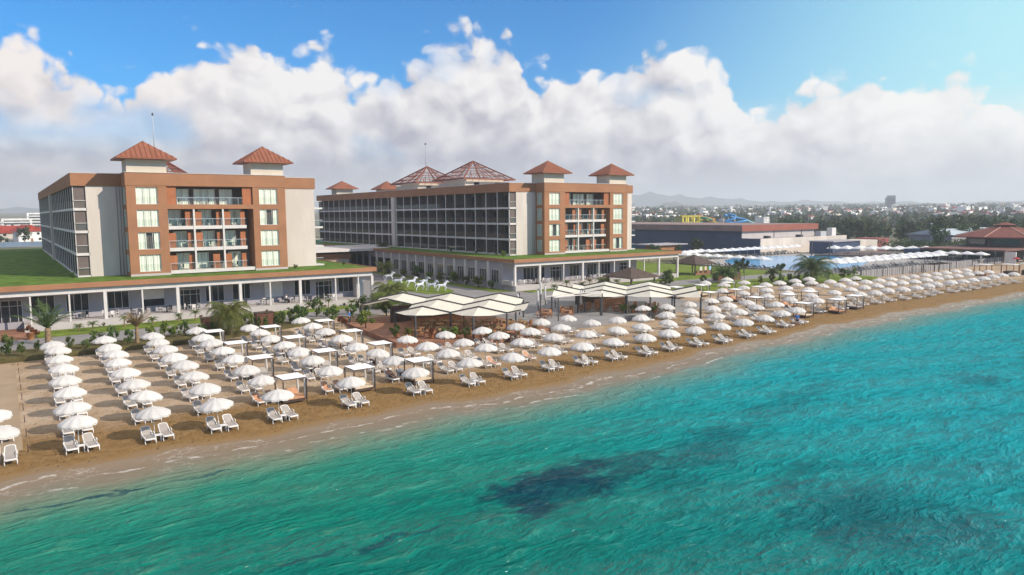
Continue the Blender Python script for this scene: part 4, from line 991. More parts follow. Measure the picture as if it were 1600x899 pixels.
LS = {k: (lst.mesh('seat_sling', T[m_]), lbk.mesh('back_sling', T[m_])) for k, m_ in (('taupe', 'sling'), ('peach', 'peach'))}
LL = {k: None for k in LS}
NL = 0
def lounger(x, y, kind, label, group='white sun loungers in pairs under the umbrellas', legs=True, rz=0):
    global NL
    NL += 1
    t = thing('sun_lounger', label, 'sun lounger', (x, y, sandz(x, y)+.02), group, rz+rng.gauss(.04, .07), sc=.95)
    obj('frame', lf, t); obj('seat_sling', LS[kind][0], t); b_ = obj('backrest', LS[kind][1], t); obj('back_frame', lbf, b_)
    for l in llg: obj('leg', l, t)
def table_mesh():
    b = MB(); b.box(-.2, -.2, .36, .2, .2, .40); 
    for s_ in (-1, 1):
        for q in (-1, 1): b.bar((s_*.16, q*.16, -.03), (s_*.16, q*.16, .36), .04)
    return b.mesh('side_table', T['plastic'])
TBL = table_mesh()
PEACH = {(4, 1): 1, (5, 1): 1, (4, 0): 0, (9, 0): 0}
def pair(x, y, where, kinds=('taupe', 'taupe'), skip=()):
    for k, sx_ in ((0, -1), (1, 1)):
        if k in skip: continue
        pc = 'peach-covered' if kinds[k] == 'peach' else 'white'
        lounger(x+.08+sx_*.54, y-.22+rng.uniform(-.1, .1), kinds[k], '%s sun lounger %s under the umbrella %s' % (pc, 'left' if k == 0 else 'right', where))
for ci, col in enumerate(COLS):
    for ri, (x, y) in enumerate(col):
        wh = '%s from the sea in the %s line' % (ORD[ri], ORD[ci])
        umbrella(x, y, 'white fringed beach umbrella, %s from the sea in the %s line from the left' % (ORD[ri], ORD[ci]))
        kinds = ('taupe', 'taupe')
        if (ci, ri) in ((3, 1), (4, 1)): kinds = ('peach', 'peach')
        if (ci, ri) in ((7, 1), (8, 1)): kinds = ('taupe', 'peach')
        pair(x, y, wh, kinds)
        if ri == 0:
            tb = obj('side_table', TBL, None, (x+.08, y-.62, sandz(x, y)+.02)); tag(tb, 'small white side table between the sea-front loungers of the %s line' % ORD[ci], 'table', 'small side tables')
for i, (x, y) in enumerate(EDGE):
    umbrella(x, y, ['white umbrella cut by the left picture edge, farther from the sea', 'white umbrella cut by the left picture edge, nearer the sea'][i])
lounger(-.45, 51.9, 'taupe', 'single white sun lounger at the very left picture edge by the wet sand')
lounger(-.6, 57.0, 'taupe', 'white sun lounger under the farther umbrella at the left picture edge')
for i, (x, y) in enumerate(sorted(FA)):
    umbrella(x, y, 'white umbrella among the right-hand cabanas, %s counting from the left' % ORD[i])
    if y < 80: pair(x, y, 'among the cabanas, %s from the left' % ORD[i], ('peach', 'taupe') if i % 5 == 2 else ('taupe', 'taupe'))
for nm, F, wd in (('front', F1, 'nearest the sea'), ('second', F2, 'second from the sea'), ('third', F3, 'third from the sea')):
    for i, (x, y) in enumerate(F):
        umbrella(x, y, 'white umbrella of the far right block, %s in the row %s' % (ORD[i], wd))
        if nm != 'third' : pair(x, y, '%s in the far right %s row' % (ORD[i], nm))
for i, (x, y) in enumerate(sorted(F4)):
    umbrella(x, y, 'white umbrella before the green verge at far right, %s from the left' % ORD[i])

# cabanas
def cabana_meshes():
    fr = MB(); h = 1.98; a = .92
    for sx_ in (-1, 1):
        fr.bar((sx_*a, -a, h-.02), (sx_*a, a, h-.02), .06, .06)
        fr.bar((-a, sx_*a, h-.022), (a, sx_*a, h-.022), .06, .055)
    rf = MB().box(-a-.02, -a-.02, h+.015, a+.02, a+.02, h+.045)
    post = MB().box(-.04, -.04, -.1, .04, .04, h-.095)
    cu = MB().tube([(0, 0, .25), (.02, 0, .9), (0, .02, 1.5), (0, 0, h-.1)], [.07, .10, .08, .12], 7)
    bed = MB().box(-.8, -.85, .12, .8, .80, .34)
    pad = {k: (MB().box(-.78, -.83, .343, .78, .45, .47).mesh('mattress', T[k]), MB().add([(-.78, .45, .36), (.78, .45, .36), (.78, .86, .86), (-.78, .86, .86), (-.78, .58, .343), (.78, .58, .343), (.78, .96, .80), (-.78, .96, .80)], [(0, 1, 2, 3), (7, 6, 5, 4), (3, 2, 6, 7), (0, 3, 7, 4), (1, 5, 6, 2)]).mesh('headrest', T[k])) for k in ('peach', 'cream', 'sling')}
    return fr.mesh('roof_frame', T['brown']), rf.mesh('cloth_roof', T['roofcloth']), post.mesh('post', T['brown']), cu.mesh('tied_curtain', T['fringe']), bed.mesh('bed_base', T['brown']), pad
cf, crf, cpost, ccur, cbed, cpad = cabana_meshes()
def cabana(x, y, k, label):
    t = thing('beach_cabana', label, 'cabana', (x, y, sandz(x, y)), 'cabanas with flat white cloth roofs', rng.uniform(-.04, .04))
    obj('roof_frame', cf, t); obj('cloth_roof', crf, t); b_ = obj('daybed', cbed, t); obj('mattress', cpad[k][0], b_); obj('headrest', cpad[k][1], b_)
    for sx_ in (-1, 1):
        for sy_ in (-1, 1): obj('post', cpost, t, (sx_*.92, sy_*.92, 0))
    obj('tied_curtain', ccur, t, (.84, .80, 0)); obj('tied_curtain', ccur, t, (.84, -.78, 0))
CAB = [(18.3, 83.0), (18.3, 74.0), (18.1, 65.0), (24.3, 82.4), (24.1, 73.7), (23.9, 64.5), (30.9, 83.1), (30.5, 73.8), (29.7, 64.9), (17.8, 55.6), (23.6, 55.6), (28.9, 55.2)]
for i, (x, y) in enumerate(CAB):
    li = 0 if x < 20 else (1 if x < 26 else 2); d = 1+int(y > 60)+int(y > 70)+int(y > 80)
    cabana(x, y, 'peach' if d == 1 and li == 0 else ('cream' if d == 1 else 'sling'), 'dark-posted cabana with white cloth roof, %s from the sea in the %s cabana line' % (ORD[d-1], ('left', 'middle', 'right')[li]))
CABR = [(90.6, 74.4), (97.0, 74.4), (103.5, 74.7), (90.2, 65.6), (97.2, 64.9), (103.4, 65.2), (89.6, 57.4), (96.9, 56.9), (103.2, 57.8), (98.3, 82.5), (105.6, 82.8), (92.4, 83.0)]
for i, (x, y) in enumerate(CABR):
    li = 0 if x < 94 else (1 if x < 100 else 2); d = 1+int(y > 60)+int(y > 70)+int(y > 80)
    cabana(x, y, ('cream', 'peach', 'sling')[i % 3], 'cabana of the right-hand group, %s from the sea in its %s line' % (ORD[d-1], ('left', 'middle', 'right')[li]))
for i in range(9):
    x, y = .45, 53.2+i*4.0
    p = MB().tube([(x, y, -.8), (x, y, -.05)], .03, 6).build('rope_post', T['brown'], None, (x, y, -.6)); tag(p, 'thin wooden rope post along the sand at left, %s from the sea' % ORD[i], 'post', 'rope posts at the beach boundary')
print('LOUNGERS', NL)

# ------------------------------------------------------------------ sail canopies and the beach bar
def sail(label, P, u, v, rows, zp, zv, front, nm):
    P, u, v = Vector(P), Vector(u), Vector(v)
    t = thing('sail_canopy', label, 'canopy', (P.x, P.y, 0), 'zigzag sail canopies', world=True)
    def zz(i): f_ = abs((i % 1.0)-.5)*2; return zv+(zp-zv)*f_
    def pt(i, j, dz=0): q = P+u*i+v*j; return (q.x, q.y, zz(i)+dz)
    for (j0, j1, i0, i1) in rows:
        b = MB(); n = int(round((i1-i0)/.25)); m_ = 6
        for a in range(n):
            for c in range(m_):
                q = []
                for ii, jj in ((a, c), (a+1, c), (a+1, c+1), (a, c+1)):
                    i = i0+(i1-i0)*ii/n; j = j0+(j1-j0)*jj/m_; sag = -.36*math.sin(math.pi*jj/m_); q.append(pt(i, j, sag+.05))
                b.add(q, [(0, 1, 2, 3)], 0, False)
        b.build('sail_cloth', T['shade'], t)
    b = MB(); j0, _, i0, i1 = rows[0]   # drooping triangular flaps along the front edge
    for k_ in range(int(math.ceil(i0)), int(i1)+1):
        tip = P+u*k_+v*(-.42); tip = (tip.x, tip.y, zp-.55); a_, p_, c_ = pt(max(i0, k_-.5), 0, .05), pt(k_, 0, .05), pt(min(i1, k_+.5), 0, .05)
        m1 = tuple((x+y)/2-(.12 if q == 2 else 0) for q, (x, y) in enumerate(zip(a_, tip))); m2 = tuple((x+y)/2-(.12 if q == 2 else 0) for q, (x, y) in enumerate(zip(c_, tip)))
        b.add([a_, p_, c_, tip, m1, m2], [(0, 4, 1), (4, 3, 1), (1, 3, 5), (1, 5, 2)])
        MB().box(tip[0]-.09, tip[1]-.09, -.7, tip[0]+.09, tip[1]+.09, tip[2]-.02).build('post', T['dgrey'], t)
    b.build('sail_cloth', T['shade'], t)
    ends = {}
    for (j0, j1, i0, i1) in rows:
        for j in (j0, j1): a = ends.get(j, (9, -9)); ends[j] = (min(a[0], i0), max(a[1], i1))
    for j, (i0, i1) in ends.items():
        i = i0; b = MB()
        ks = sorted(set([i0, i1]+[k*.5 for k in range(int(i0*2)-1, int(i1*2)+2) if i0 < k*.5 < i1]))
        for a, c in zip(ks, ks[1:]): b.bar(pt(a, j, .13), pt(c, j, .13), .17, .14)
        b.build('beam', T['dgrey'], t)
    for (i, j) in front:
        q = pt(i, j); MB().box(q[0]-.08, q[1]-.08, -.7, q[0]+.08, q[1]+.08, q[2]+.02).build('post', T['dgrey'], t)
    return t
sail('cream zigzag sail canopy over the terracotta bar terrace, nearer of the two', (39.6, 74.4), (4.95, -4.4), (4.9, 5.1), [(0, 1, -.5, 1.75), (1, 2, -1.5, 1.5)], 3.15, 2.45, [(-.5, 0), (.5, 0), (1.5, 0), (-1.5, 1), (-.5, 1), (.5, 1), (1.5, 1), (.5, 2), (1.5, 2)], 'near')
sail('cream zigzag sail canopy right of the closed parasols, farther of the two', (67.9, 74.6), (4.95, -4.45), (4.5, 4.5), [(0, 1, -1.0, 2), (1, 2, -.75, 1.5)], 3.15, 2.45, [(-.5, 0), (.5, 0), (1.5, 0), (-.5, 1), (.5, 1), (1.5, 1), (.5, 2), (-.5, 2)], 'far')
# tables, wicker chairs
def chair_meshes(m_):
    st = MB().box(-.22, -.22, .40, .22, .22, .46).mesh('seat', m_)
    bk = MB().box(-.22, .18, .463, .22, .23, .88).mesh('backrest', m_)
    return st, bk, MB().bar((0, 0, 0), (0, 0, .40), .045).mesh('leg', m_)
def put_chair(ck, c):
    st, bk, lg = CH[ck]; obj('seat', st, c); obj('backrest', bk, c)
    for sx_ in (-1, 1):
        for sy_ in (-1, 1): obj('leg', lg, c, (sx_*.19, sy_*.19, 0))
def dining_table(m_):
    tp = MB().box(-.45, -.45, .70, .45, .45, .75).mesh('table_top', m_)
    lg = MB().box(-.05, -.05, 0, .05, .05, .698).box(-.28, -.28, 0, .28, .28, .04).mesh('pedestal', m_)
    return tp, lg
CH = {k: chair_meshes(T[k]) for k in ('wicker', 'dgrey', 'trim', 'wood')}; TB = {k: dining_table(T[k]) for k in ('wood', 'trim', 'dgrey', 'wicker')}
def dining(x, y, z, ck, tk, n, place, grp, a0):
    t = thing('dining_table', '%s table %s' % ({'wood': 'orange-brown wooden', 'trim': 'white square', 'dgrey': 'dark square', 'wicker': 'wicker'}[tk], place), 'table', (x, y, z), 'tables '+grp, a0)
    obj('table_top', TB[tk][0], t); obj('pedestal', TB[tk][1], t)
    for k in range(n):
        a = a0+2*math.pi*k/n
        c = thing('dining_chair', '%s chair at a table %s' % ({'wicker': 'straw-coloured wicker', 'dgrey': 'dark', 'trim': 'white', 'wood': 'orange-brown wooden'}[ck], place), 'chair', (x+.78*math.cos(a), y+.78*math.sin(a), z), '%s chairs %s' % (ck if ck != 'dgrey' else 'dark', grp), a-math.pi/2)
        put_chair(ck, c)
rng = random.Random(12)
k = 0
for i in range(8):
    for j in range(4):
        q = Vector((37.6, 73.0))+Vector((4.95, -4.4))*(.28*i+.02)+Vector((4.9, 5.1))*(.06+.36*j)
        dining(q.x+rng.uniform(-.3, .3), q.y+rng.uniform(-.3, .3), .02, ('wicker', 'wood', 'wicker')[k % 3], ('wood', 'wicker')[k % 2], 3+(k % 2), 'under the nearer sail canopy', 'under the nearer sail canopy', rng.random()*3); k += 1
for i in range(5):
    for j in range(2):
        q = Vector((66.0, 76.3))+Vector((4.95, -4.45))*(.36*i)+Vector((4.5, 4.5))*(.25+.55*j)
        dining(q.x, q.y, .035, 'wood', 'wood', 4, 'under the farther sail canopy', 'under the farther sail canopy', rng.random()*3)
for i in range(4): dining(58.5+1.9*i, 75.5+2.2*(i % 2), .035, 'wood', 'wood', 4, 'on the open paving between the sail canopies', 'on the open paving', rng.random()*3)
for i in range(12):
    x = 4.3+i*3.35; dining(x, 106.9+.4*(i % 2), .955, ('dgrey', 'dgrey', 'trim')[i % 3], ('dgrey', 'trim')[i % 2], 3, 'on the veranda of the nearer hotel', 'on the nearer veranda', rng.random()*3)
for i in range(9):
    x = 77.2+i*3.3; dining(x, 107.0+.4*(i % 2), .955, ('trim', 'dgrey')[i % 2], ('trim', 'dgrey')[i % 2], 3, 'on the veranda of the farther hotel', 'on the farther veranda', rng.random()*3)
for (xa_, yb_, nm_, grp_) in ((14.2, 111.45, 'nearer', 'L'), (88.14, 113.66, 'farther', 'R')):
    for fl_, zz in enumerate((12.585, 9.485, 6.285, 15.585)):
        for bi, l in enumerate((5.8, 9.6, 13.6)):
            if (fl_*3+bi) % 4 == 3: continue
            x = xa_+l+rng.uniform(-.2, .5); y = yb_+1.0
            t = thing('balcony_table', 'small dark table on a front balcony of the %s hotel' % nm_, 'table', (x, y, zz), 'balcony tables of the %s hotel' % nm_, 0, sc=.75)
            obj('table_top', TB['dgrey'][0], t); obj('pedestal', TB['dgrey'][1], t)
            for q in (-1, 1):
                c = thing('balcony_chair', 'dark chair on a front balcony of the %s hotel' % nm_, 'chair', (x+q*.62, y+.05, zz), 'balcony chairs of the %s hotel' % nm_, -q*1.4); put_chair('dgrey', c)
# bar counter and planters in front of the terraces
bc = thing('bar_counter', 'long orange-brown bar counter under the nearer sail canopy', 'bar counter', (44.8, 78.5, 0), world=True)
MB().box(41.5, 80.2, .025, 48.5, 81.0, 1.05).build('counter_front', T['wood'], bc); MB().box(41.2, 80.0, 1.053, 48.8, 81.2, 1.13).build('counter_top', T['brown'], bc)
MB().box(40.5, 84.6, .025, 49.5, 85.0, 2.15).build('back_bar', T['brown'], bc)
sb = thing('bar_counter', 'dark bar counter with a tall back wall under the farther sail canopy', 'bar counter', (74.5, 79.5, 0), world=True)
MB().box(71.5, 79.5, .04, 77.5, 80.2, 1.1).build('counter_front', T['wood'], sb); MB().box(71.0, 83.5, .04, 78.5, 84.0, 2.2).build('back_bar', T['brown'], sb)
for i in range(14):
    q = Vector((35.4, 72.9))+Vector((.745, -.667))*(i*1.35) if i < 9 else Vector((69.5, 71.9))+Vector((.745, -.667))*((i-9)*1.5)
    if i in (2, 7): continue
    z = max(-.02, sandz(q.x, q.y)); z = .02 if i < 9 else .035
    t = thing('potted_plant', 'orange pot with a leafy plant before the %s terrace, %s from the left' % ('nearer' if i < 9 else 'farther', ORD[i if i < 9 else i-9]), 'plant pot', (q.x+.4, q.y+.6, z), 'potted plants at the bar terraces')
    obj('pot', MB().lathe([(.16, 0), (.26, .5), (.28, .52), (.22, .5)], 10).mesh('pot', T['pot']) if i == 0 else bpy.data.meshes['pot.001'], t) if False else obj('pot', POTM if i else globals().setdefault('POTM', MB().lathe([(.16, 0), (.26, .5), (.28, .52), (.22, .5)], 10).mesh('plant_pot', T['pot'])), t)
    obj('foliage', SHC[(0, 1, 0, 3)[i % 4]], t, (0, 0, .1), rng.random()*6, rng.uniform(.8, 1.25))
# closed parasols with dark masts
for i, (x, y) in enumerate([(70.5, 92.0), (66.9, 86.2), (62.3, 82.0), (66.5, 83.2), (67.2, 78.2), (57.2, 79.8)]):
    t = thing('closed_parasol', 'closed white parasol on a dark mast between the sail canopies, %s counted from the back' % ORD[i], 'parasol', (x, y, .035), 'closed parasols', rng.random())
    obj('mast', globals().setdefault('PMAST', MB().box(.22, -.06, 0, .34, .06, 3.1).box(-.02, -.04, 3.05, .34, .04, 3.15).mesh('mast', T['dgrey'])), t)
    obj('folded_cloth', globals().setdefault('PCLOTH', MB().tube([(0, 0, .75), (.02, 0, 1.2), (0, .02, 1.9), (0, 0, 2.7), (0, 0, 3.0)], [.16, .22, .15, .18, .04], 9).mesh('folded_cloth', T['umb'])), t)
pg = thing('metal_pergola', 'thin dark pergola frame with white crossbars on the paving between the canopies', 'pergola', (62, 73, 0), world=True)
for x, y in ((58.2, 72.2), (66.0, 72.4), (58.6, 76.5), (66.4, 76.5)): MB().box(x-.06, y-.06, .035, x+.06, y+.06, 3.1).build('post', T['dgrey'], pg)
for k in range(2): MB().bar((57.6, 72.3+1.6*k, 3.16), (67.0, 72.5+1.6*k, 3.16), .10).build('crossbar', T['trim'], pg)
for i, (x, y) in enumerate([(20.4, 93.4), (27.0, 94.0), (119.0, 95.5), (122.3, 94.2)]):
    t = thing('wooden_booth', ['brown slatted booth behind the left cabanas beside the full green palm', 'brown slatted booth on the path, right of the full green palm', 'brown booth by the broad date palm, left one of two', 'brown booth by the broad date palm, right one of two'][i], 'booth', (x, y, .05), world=True)
    MB().box(x-1.1, y-.7, .05, x+1.1, y+.7, 1.5).build('wall', stripes(mat('slatted_brown_wood', (.16, .06, .035), .7, .2, 2), 0, .3, .5, .2) if i == 0 else bpy.data.materials['slatted_brown_wood'], t)
    MB().box(x-1.2, y-.8, 1.503, x+1.2, y+.8, 1.58).build('roof', T['brown'], t)
def gazebo(x, y, hw, ze, za, label, extra):
    t = thing('thatched_gazebo', label, 'gazebo', (x, y, .05), world=True)
    MB().hip(x-hw, y-hw, x+hw, y+hw, ze, za, .16).build('thatched_roof', T['thatch'], t)
    for sx_ in (-1, 1):
        for sy_ in (-1, 1): MB().box(x+sx_*hw*.8-.1, y+sy_*hw*.8-.1, .05, x+sx_*hw*.8+.1, y+sy_*hw*.8+.1, ze-.163).build('post', T['brown'], t)
    MB().box(x-hw*.75, y-hw*.8+.12, .05, x+hw*.75, y-hw*.8+.4, 1.05).build('counter', T['terrfloor'] if extra else T['brown'], t)
    if extra:
        for k in range(3): MB().box(x-hw*.6+k*hw*.45, y-hw-.05, 1.15, x-hw*.6+k*hw*.45+.75, y-hw, 2.0).build('hanging_sign', (T['trim'], T['cream'], T['cyan'])[k], t)
T['thatch'] = mat('dark_thatch', (.10, .075, .065), .9, .25, 3, .4, 15, spec=.05)
gazebo(94.3, 95.6, 3.7, 2.35, 4.0, 'dark thatched gazebo in front of the farther hotel veranda', 0)
gazebo(126.5, 108.5, 3.4, 2.6, 4.5, 'brown thatched gazebo with hanging panels on the lawn by the pool', 1)

# ------------------------------------------------------------------ pool area
def pool_umb_meshes():
    b = MB(); a = 1.6; z0, z1 = 2.35, 3.05
    b.add([(-a, -a, z0), (a, -a, z0), (a, a, z0), (-a, a, z0), (0, -a, z0+.06), (a, 0, z0+.06), (0, a, z0+.06), (-a, 0, z0+.06), (0, 0, z1)], [(0, 4, 8), (4, 1, 8), (1, 5, 8), (5, 2, 8), (2, 6, 8), (6, 3, 8), (3, 7, 8), (7, 0, 8)])
    b.add([(-a, -a, z0), (a, -a, z0), (a, a, z0), (-a, a, z0), (-a, -a, z0-.16), (a, -a, z0-.16), (a, a, z0-.16), (-a, a, z0-.16)], [(0, 1, 5, 4), (1, 2, 6, 5), (2, 3, 7, 6), (3, 0, 4, 7)])
    return b.mesh('canopy', T['poolumb']), MB().tube([(0, 0, 0), (0, 0, 3.0)], .04, 6).mesh('pole', T['pole'])
puc, pup = pool_umb_meshes()
dlf = MB()
for s_ in (-1, 1): dlf.bar((s_*.31, -.95, .3), (s_*.31, .45, .3), .06); dlf.bar((s_*.31, -.8, .3), (s_*.31, -.8, 0), .06); dlf.bar((s_*.31, .3, .3), (s_*.31, .3, 0), .06)
dlf = dlf.mesh('frame', T['dgrey'])
dls = MB().add([(-.31, -.95, .36), (.31, -.95, .36), (.31, .3, .34), (-.31, .3, .34), (.31, .85, .85), (-.31, .85, .85)], [(0, 1, 2, 3), (3, 2, 4, 5)]).mesh('sling', T['dsling'])
def pool_set(rows, desc, grp):
    for ri, pts in enumerate(rows):
        for i, (x, y) in enumerate(pts):
            t = thing('pool_parasol', 'square white parasol %s, %s from left in its %s row' % (desc, ORD[i], 'front' if ri == 0 else 'back'), 'parasol', (x, y, .12), grp, rng.uniform(-.06, .06))
            obj('canopy', puc, t); obj('pole', pup, t)
            if (ri+i) % 2 == 0 or ri == 0:
                for k in (-1, 1):
                    l = thing('pool_lounger', 'dark sun lounger under a square white parasol %s' % desc, 'sun lounger', (x+k*.8, y-.6, .12), 'dark loungers '+desc, rng.uniform(-.1, .1))
                    obj('frame', dlf, l); obj('sling', dls, l)
def lin(a, b, n): return [(a[0]+(b[0]-a[0])*i/(n-1), a[1]+(b[1]-a[1])*i/(n-1)) for i in range(n)]
pool_set([lin((151.8, 89.4), (197.5, 88.6), 13), lin((153.5, 93.0), (199, 92.4), 12)], 'right of the pool', 'parasols right of the pool')
pool_set([lin((209.5, 124.5), (222, 104.5), 8), lin((214, 127), (229, 106.5), 8)], 'behind the pool', 'parasols behind the pool')
pool_set([lin((168, 138.8), (213, 140.0), 13), lin((154, 137.5), (168, 141.6), 5)], 'along the hall wall', 'parasols along the hall')
pool_set([lin((150.2, 131.5), (150.6, 108), 8), lin((147.5, 137.5), (152, 134), 3)], 'at the near pool end', 'parasols along the near pool end')
for i in range(6):
    l = thing('pool_lounger', 'dark sun lounger on the near pool edge, %s from the left' % ORD[i], 'sun lounger', (150.9, 117.5-i*2.6, .12), 'dark loungers on the near pool edge', 1.4)
    obj('frame', dlf, l); obj('sling', dls, l)
rtw = thing('raised_deck', 'brown raised deck strip behind the pool', 'deck', (212, 112, 0), world=True); MB().add([(203, 127, .12), (218, 101, .12), (236, 101, .12), (236, 131, .12), (203, 127, .7), (218, 101, .7), (236, 101, .7), (236, 131, .7)], [(4, 5, 6, 7), (0, 1, 5, 4), (3, 0, 4, 7), (1, 2, 6, 5)]).build('deck_top', T['recess'], rtw)
df = thing('deck_fence', 'long pale fence with dark posts edging the pool deck above the beach', 'fence', (193, 83, 0), world=True)
MB().box(150.2, 82.95, -.8, 232, 83.15, 1.15).build('fence_panel', stripes(mat('pale_slat_fence', (.27, .255, .255), .8, .06, 1), 0, .9, .35, .22), df)
for i in range(38): MB().box(150.3+i*2.2, 82.86, -.8, 150.46+i*2.2, 82.94, 1.3).build('post', T['dgrey'] if i % 4 == 0 else T['antenna'], df)

# ------------------------------------------------------------------ hall, service block, restaurant
hl = thing('sports_hall', 'long low hall with a navy side wall and brown flat roof beyond the pool', 'hall', (198.5, 150.6, 0), world=True)
MB().box(198.5, 150.6, 0, 198.9, 330, 7.5).build('side_wall', T['navy'], hl)
MB().box(198.9, 150.6, 0, 240, 151.0, 7.5).build('front_wall', T['beige'], hl)
MB().box(239.6, 151.003, 0, 240, 330, 7.5).build('side_wall', T['beige'], hl)
MB().box(197.6, 149.7, 7.503, 241, 331, 9.5).build('roof', mat('brown_roof_edge', (.25, .17, .15), .7, .10, .3), hl)
MB().box(197.55, 149.62, 7.45, 241.05, 149.69, 9.52).build('roof_fascia', mat('red_brown_fascia', (.27, .085, .055), .7, .10, .3), hl)
MB().box(198.503, 143.4, 0, 198.9, 150.597, 5.2).build('annex_wall', T['navy'], hl); MB().box(198.9, 143.4, 0, 249, 143.8, 5.2).build('annex_wall', T['white'], hl); MB().box(198.9, 143.803, 4.7, 249, 150.597, 5.0).build('annex_roof', T['grey'], hl)
for x in (216, 232): MB().box(x, 150.5, 5.0, x+.3, 150.597, 7.5).build('downpipe', T['dgrey'], hl)
for i, x in enumerate((206, 224, 236, 243)):
    t = thing('roof_unit', 'grey service unit on the low annex roof of the hall, %s from the left' % ORD[i], 'roof unit', (x, 146, 5.0), 'service units on the annex roof', world=True)
    MB().box(x, 145.5, 5.0, x+(1.2, 1.4, 3.5, 2.6)[i], 147.5, 5.0+(.9, .9, 1.8, 2.9)[i]).build('cabinet', (T['dgrey'], T['dgrey'], T['antenna'], T['townw'])[i], t); MB().lathe([(.3, 0), (.35, .25), (.1, .3)], 8).build('vent', T['antenna'], t).location = (.6, .8, (.9, .9, 1.8, 2.9)[i])
pl_ = thing('pool_bar_shed', 'small shed with a sloping roof before the navy hall wall', 'shed', (176, 160, 0), world=True)
MB().box(168, 158, 0, 176, 164, 3.6).build('wall', T['terra'], pl_); MB().box(165, 157, 3.603, 180, 166, 3.9).build('roof', T['grey'], pl_)
sv = thing('service_block', 'low navy, white and red service block behind the far parasols', 'building', (230, 127.5, 0), world=True)
MB().box(216, 129, 0, 232, 137, 4.0).build('navy_wall', T['navy'], sv); MB().box(232.003, 128.8, 0, 243, 137, 4.1).build('white_wall', T['white'], sv); MB().box(243.003, 128.6, 0, 250, 137, 4.5).build('red_wall', mat('red_brown_wall', (.30, .09, .08), .8, .08, .5), sv); MB().box(215.7, 128.5, 4.003, 231.9, 137.2, 4.3).build('roof', T['grey'], sv)
rs = thing('beach_restaurant', 'two-storey dark restaurant with a red octagonal tiled roof at the right edge', 'restaurant', (238, 89, 0), world=True)
def octa(b, r0, z0, r1, z1, cx=238, cy=89, m=0):
    b.lathe([(r0, z0), (r1, z1)], 8, m, False, cx, cy)
b = MB(); octa(b, 10.2, 3.45, 10.2, 6.0); b.build('upper_wall', mat('dark_brown_wall', (.075, .05, .05), .7, .2, .4), rs)
b = MB(); octa(b, 11.0, 0, 11.0, 3.0); b.build('ground_floor_wall', T['dgrey'], rs)
b = MB(); octa(b, 13.2, 5.95, 13.2, 6.25); octa(b, 13.2, 6.25, 3.0, 8.9); octa(b, .01, 5.95, 13.2, 5.95); b.build('tiled_roof', T['tile2'], rs)
b = MB(); octa(b, 2.2, 8.7, 2.2, 9.5); octa(b, 3.0, 9.5, .05, 10.3); b.build('roof_lantern', T['tile2'], rs)
b = MB()
for k in range(8):
    a = 2*math.pi*k/8; b.bar((238+13.2*math.cos(a), 89+13.2*math.sin(a), 6.28), (238+3*math.cos(a), 89+3*math.sin(a), 8.93), .22)
b.build('roof_hips', mat('pale_ridge_tile', (.45, .25, .20), .7, .1, 1), rs)
MB().box(212.5, 79, 3.05, 244, 100.5, 3.4).build('terrace_roof', mat('brown_terrace_roof', (.17, .075, .06), .7, .12, .4), rs)
MB().box(212.7, 100.503, 0, 224, 105, 2.9).build('side_store', T['navy'], rs)
for y in (79.4, 84, 88.5, 93, 97.5): MB().box(212.7, y, .12, 213.0, y+.3, 3.047).build('post', T['brown'], rs)
for k in range(8):
    a0 = 2*math.pi*(k+.12)/8; a1 = 2*math.pi*(k+.88)/8; r_ = 10.25*.965
    if k in (3, 4, 5):
        A_ = Vector((238+r_*math.cos(a0), 89+r_*math.sin(a0))); B_ = Vector((238+r_*math.cos(a1), 89+r_*math.sin(a1))); cdir = -((A_+B_)/2-Vector((238, 89))).normalized()*.0
        w = MB(); nn_ = ((A_+B_)/2-Vector((238, 89))).normalized()*.25
        w.add([(A_.x+nn_.x, A_.y+nn_.y, 4.2), (B_.x+nn_.x, B_.y+nn_.y, 4.2), (B_.x+nn_.x, B_.y+nn_.y, 5.6), (A_.x+nn_.x, A_.y+nn_.y, 5.6)], [(0, 1, 2, 3)]); w.build('window_band', T['glass'], rs)
MB().box(211.9, 76.4, 0, 212.3, 78.9, 3.0).build('white_panel', T['trim'], rs)
for i, (x, y) in enumerate([(206.5, 92.5), (206.5, 89.0), (206.5, 85.6), (206.5, 82.4)]):
    t = thing('pool_parasol', 'square white parasol in front of the red-roofed restaurant, %s from the left' % ORD[i], 'parasol', (x, y, .12), 'parasols before the restaurant')
    obj('canopy', puc, t); obj('pole', pup, t)
    dining(x+.6, y+.5, .12, 'dgrey', 'dgrey', 3, 'under the restaurant parasols', 'before the restaurant', rng.random())
for i, (x, y) in enumerate([(176.5, 69.8), (181, 66.2), (187, 64.8)]):
    t = thing('beach_kiosk', ['wooden beach kiosk with a white cloth roof at far right, left one', 'wooden beach kiosk with a white cloth roof at far right, middle one', 'dark beach kiosk with a white cloth roof at the right picture edge'][i], 'kiosk', (x, y, -.55), world=True)
    z = -.62
    MB().box(x-1.6, y-1.4, z+2.5, x+1.6, y+1.4, z+2.6).build('cloth_roof', T['umb'], t)
    for sx_ in (-1, 1):
        for sy_ in (-1, 1): MB().box(x+sx_*1.4-.08, y+sy_*1.2-.08, z, x+sx_*1.4+.08, y+sy_*1.2+.08, z+2.497).build('post', T['wood'] if i < 2 else T['brown'], t)
    MB().box(x-1.2, y-1.0, z, x+1.2, y+.9, z+1.1).build('counter', T['wood'] if i == 0 else T['brown'], t)
t = thing('wooden_pergola', 'low brown wooden pergola on the sand below the deck fence', 'pergola', (176, 79.5, -.6), world=True)
for k in range(9): MB().box(172.5+k*1.0, 78, 1.55, 172.62+k*1.0, 81, 1.68).build('slat', T['brown'], t)
for x in (172.8, 180.3):
    for y in (78.3, 80.7): MB().box(x-.08, y-.08, -.62, x+.08, y+.08, 1.547).build('post', T['brown'], t)
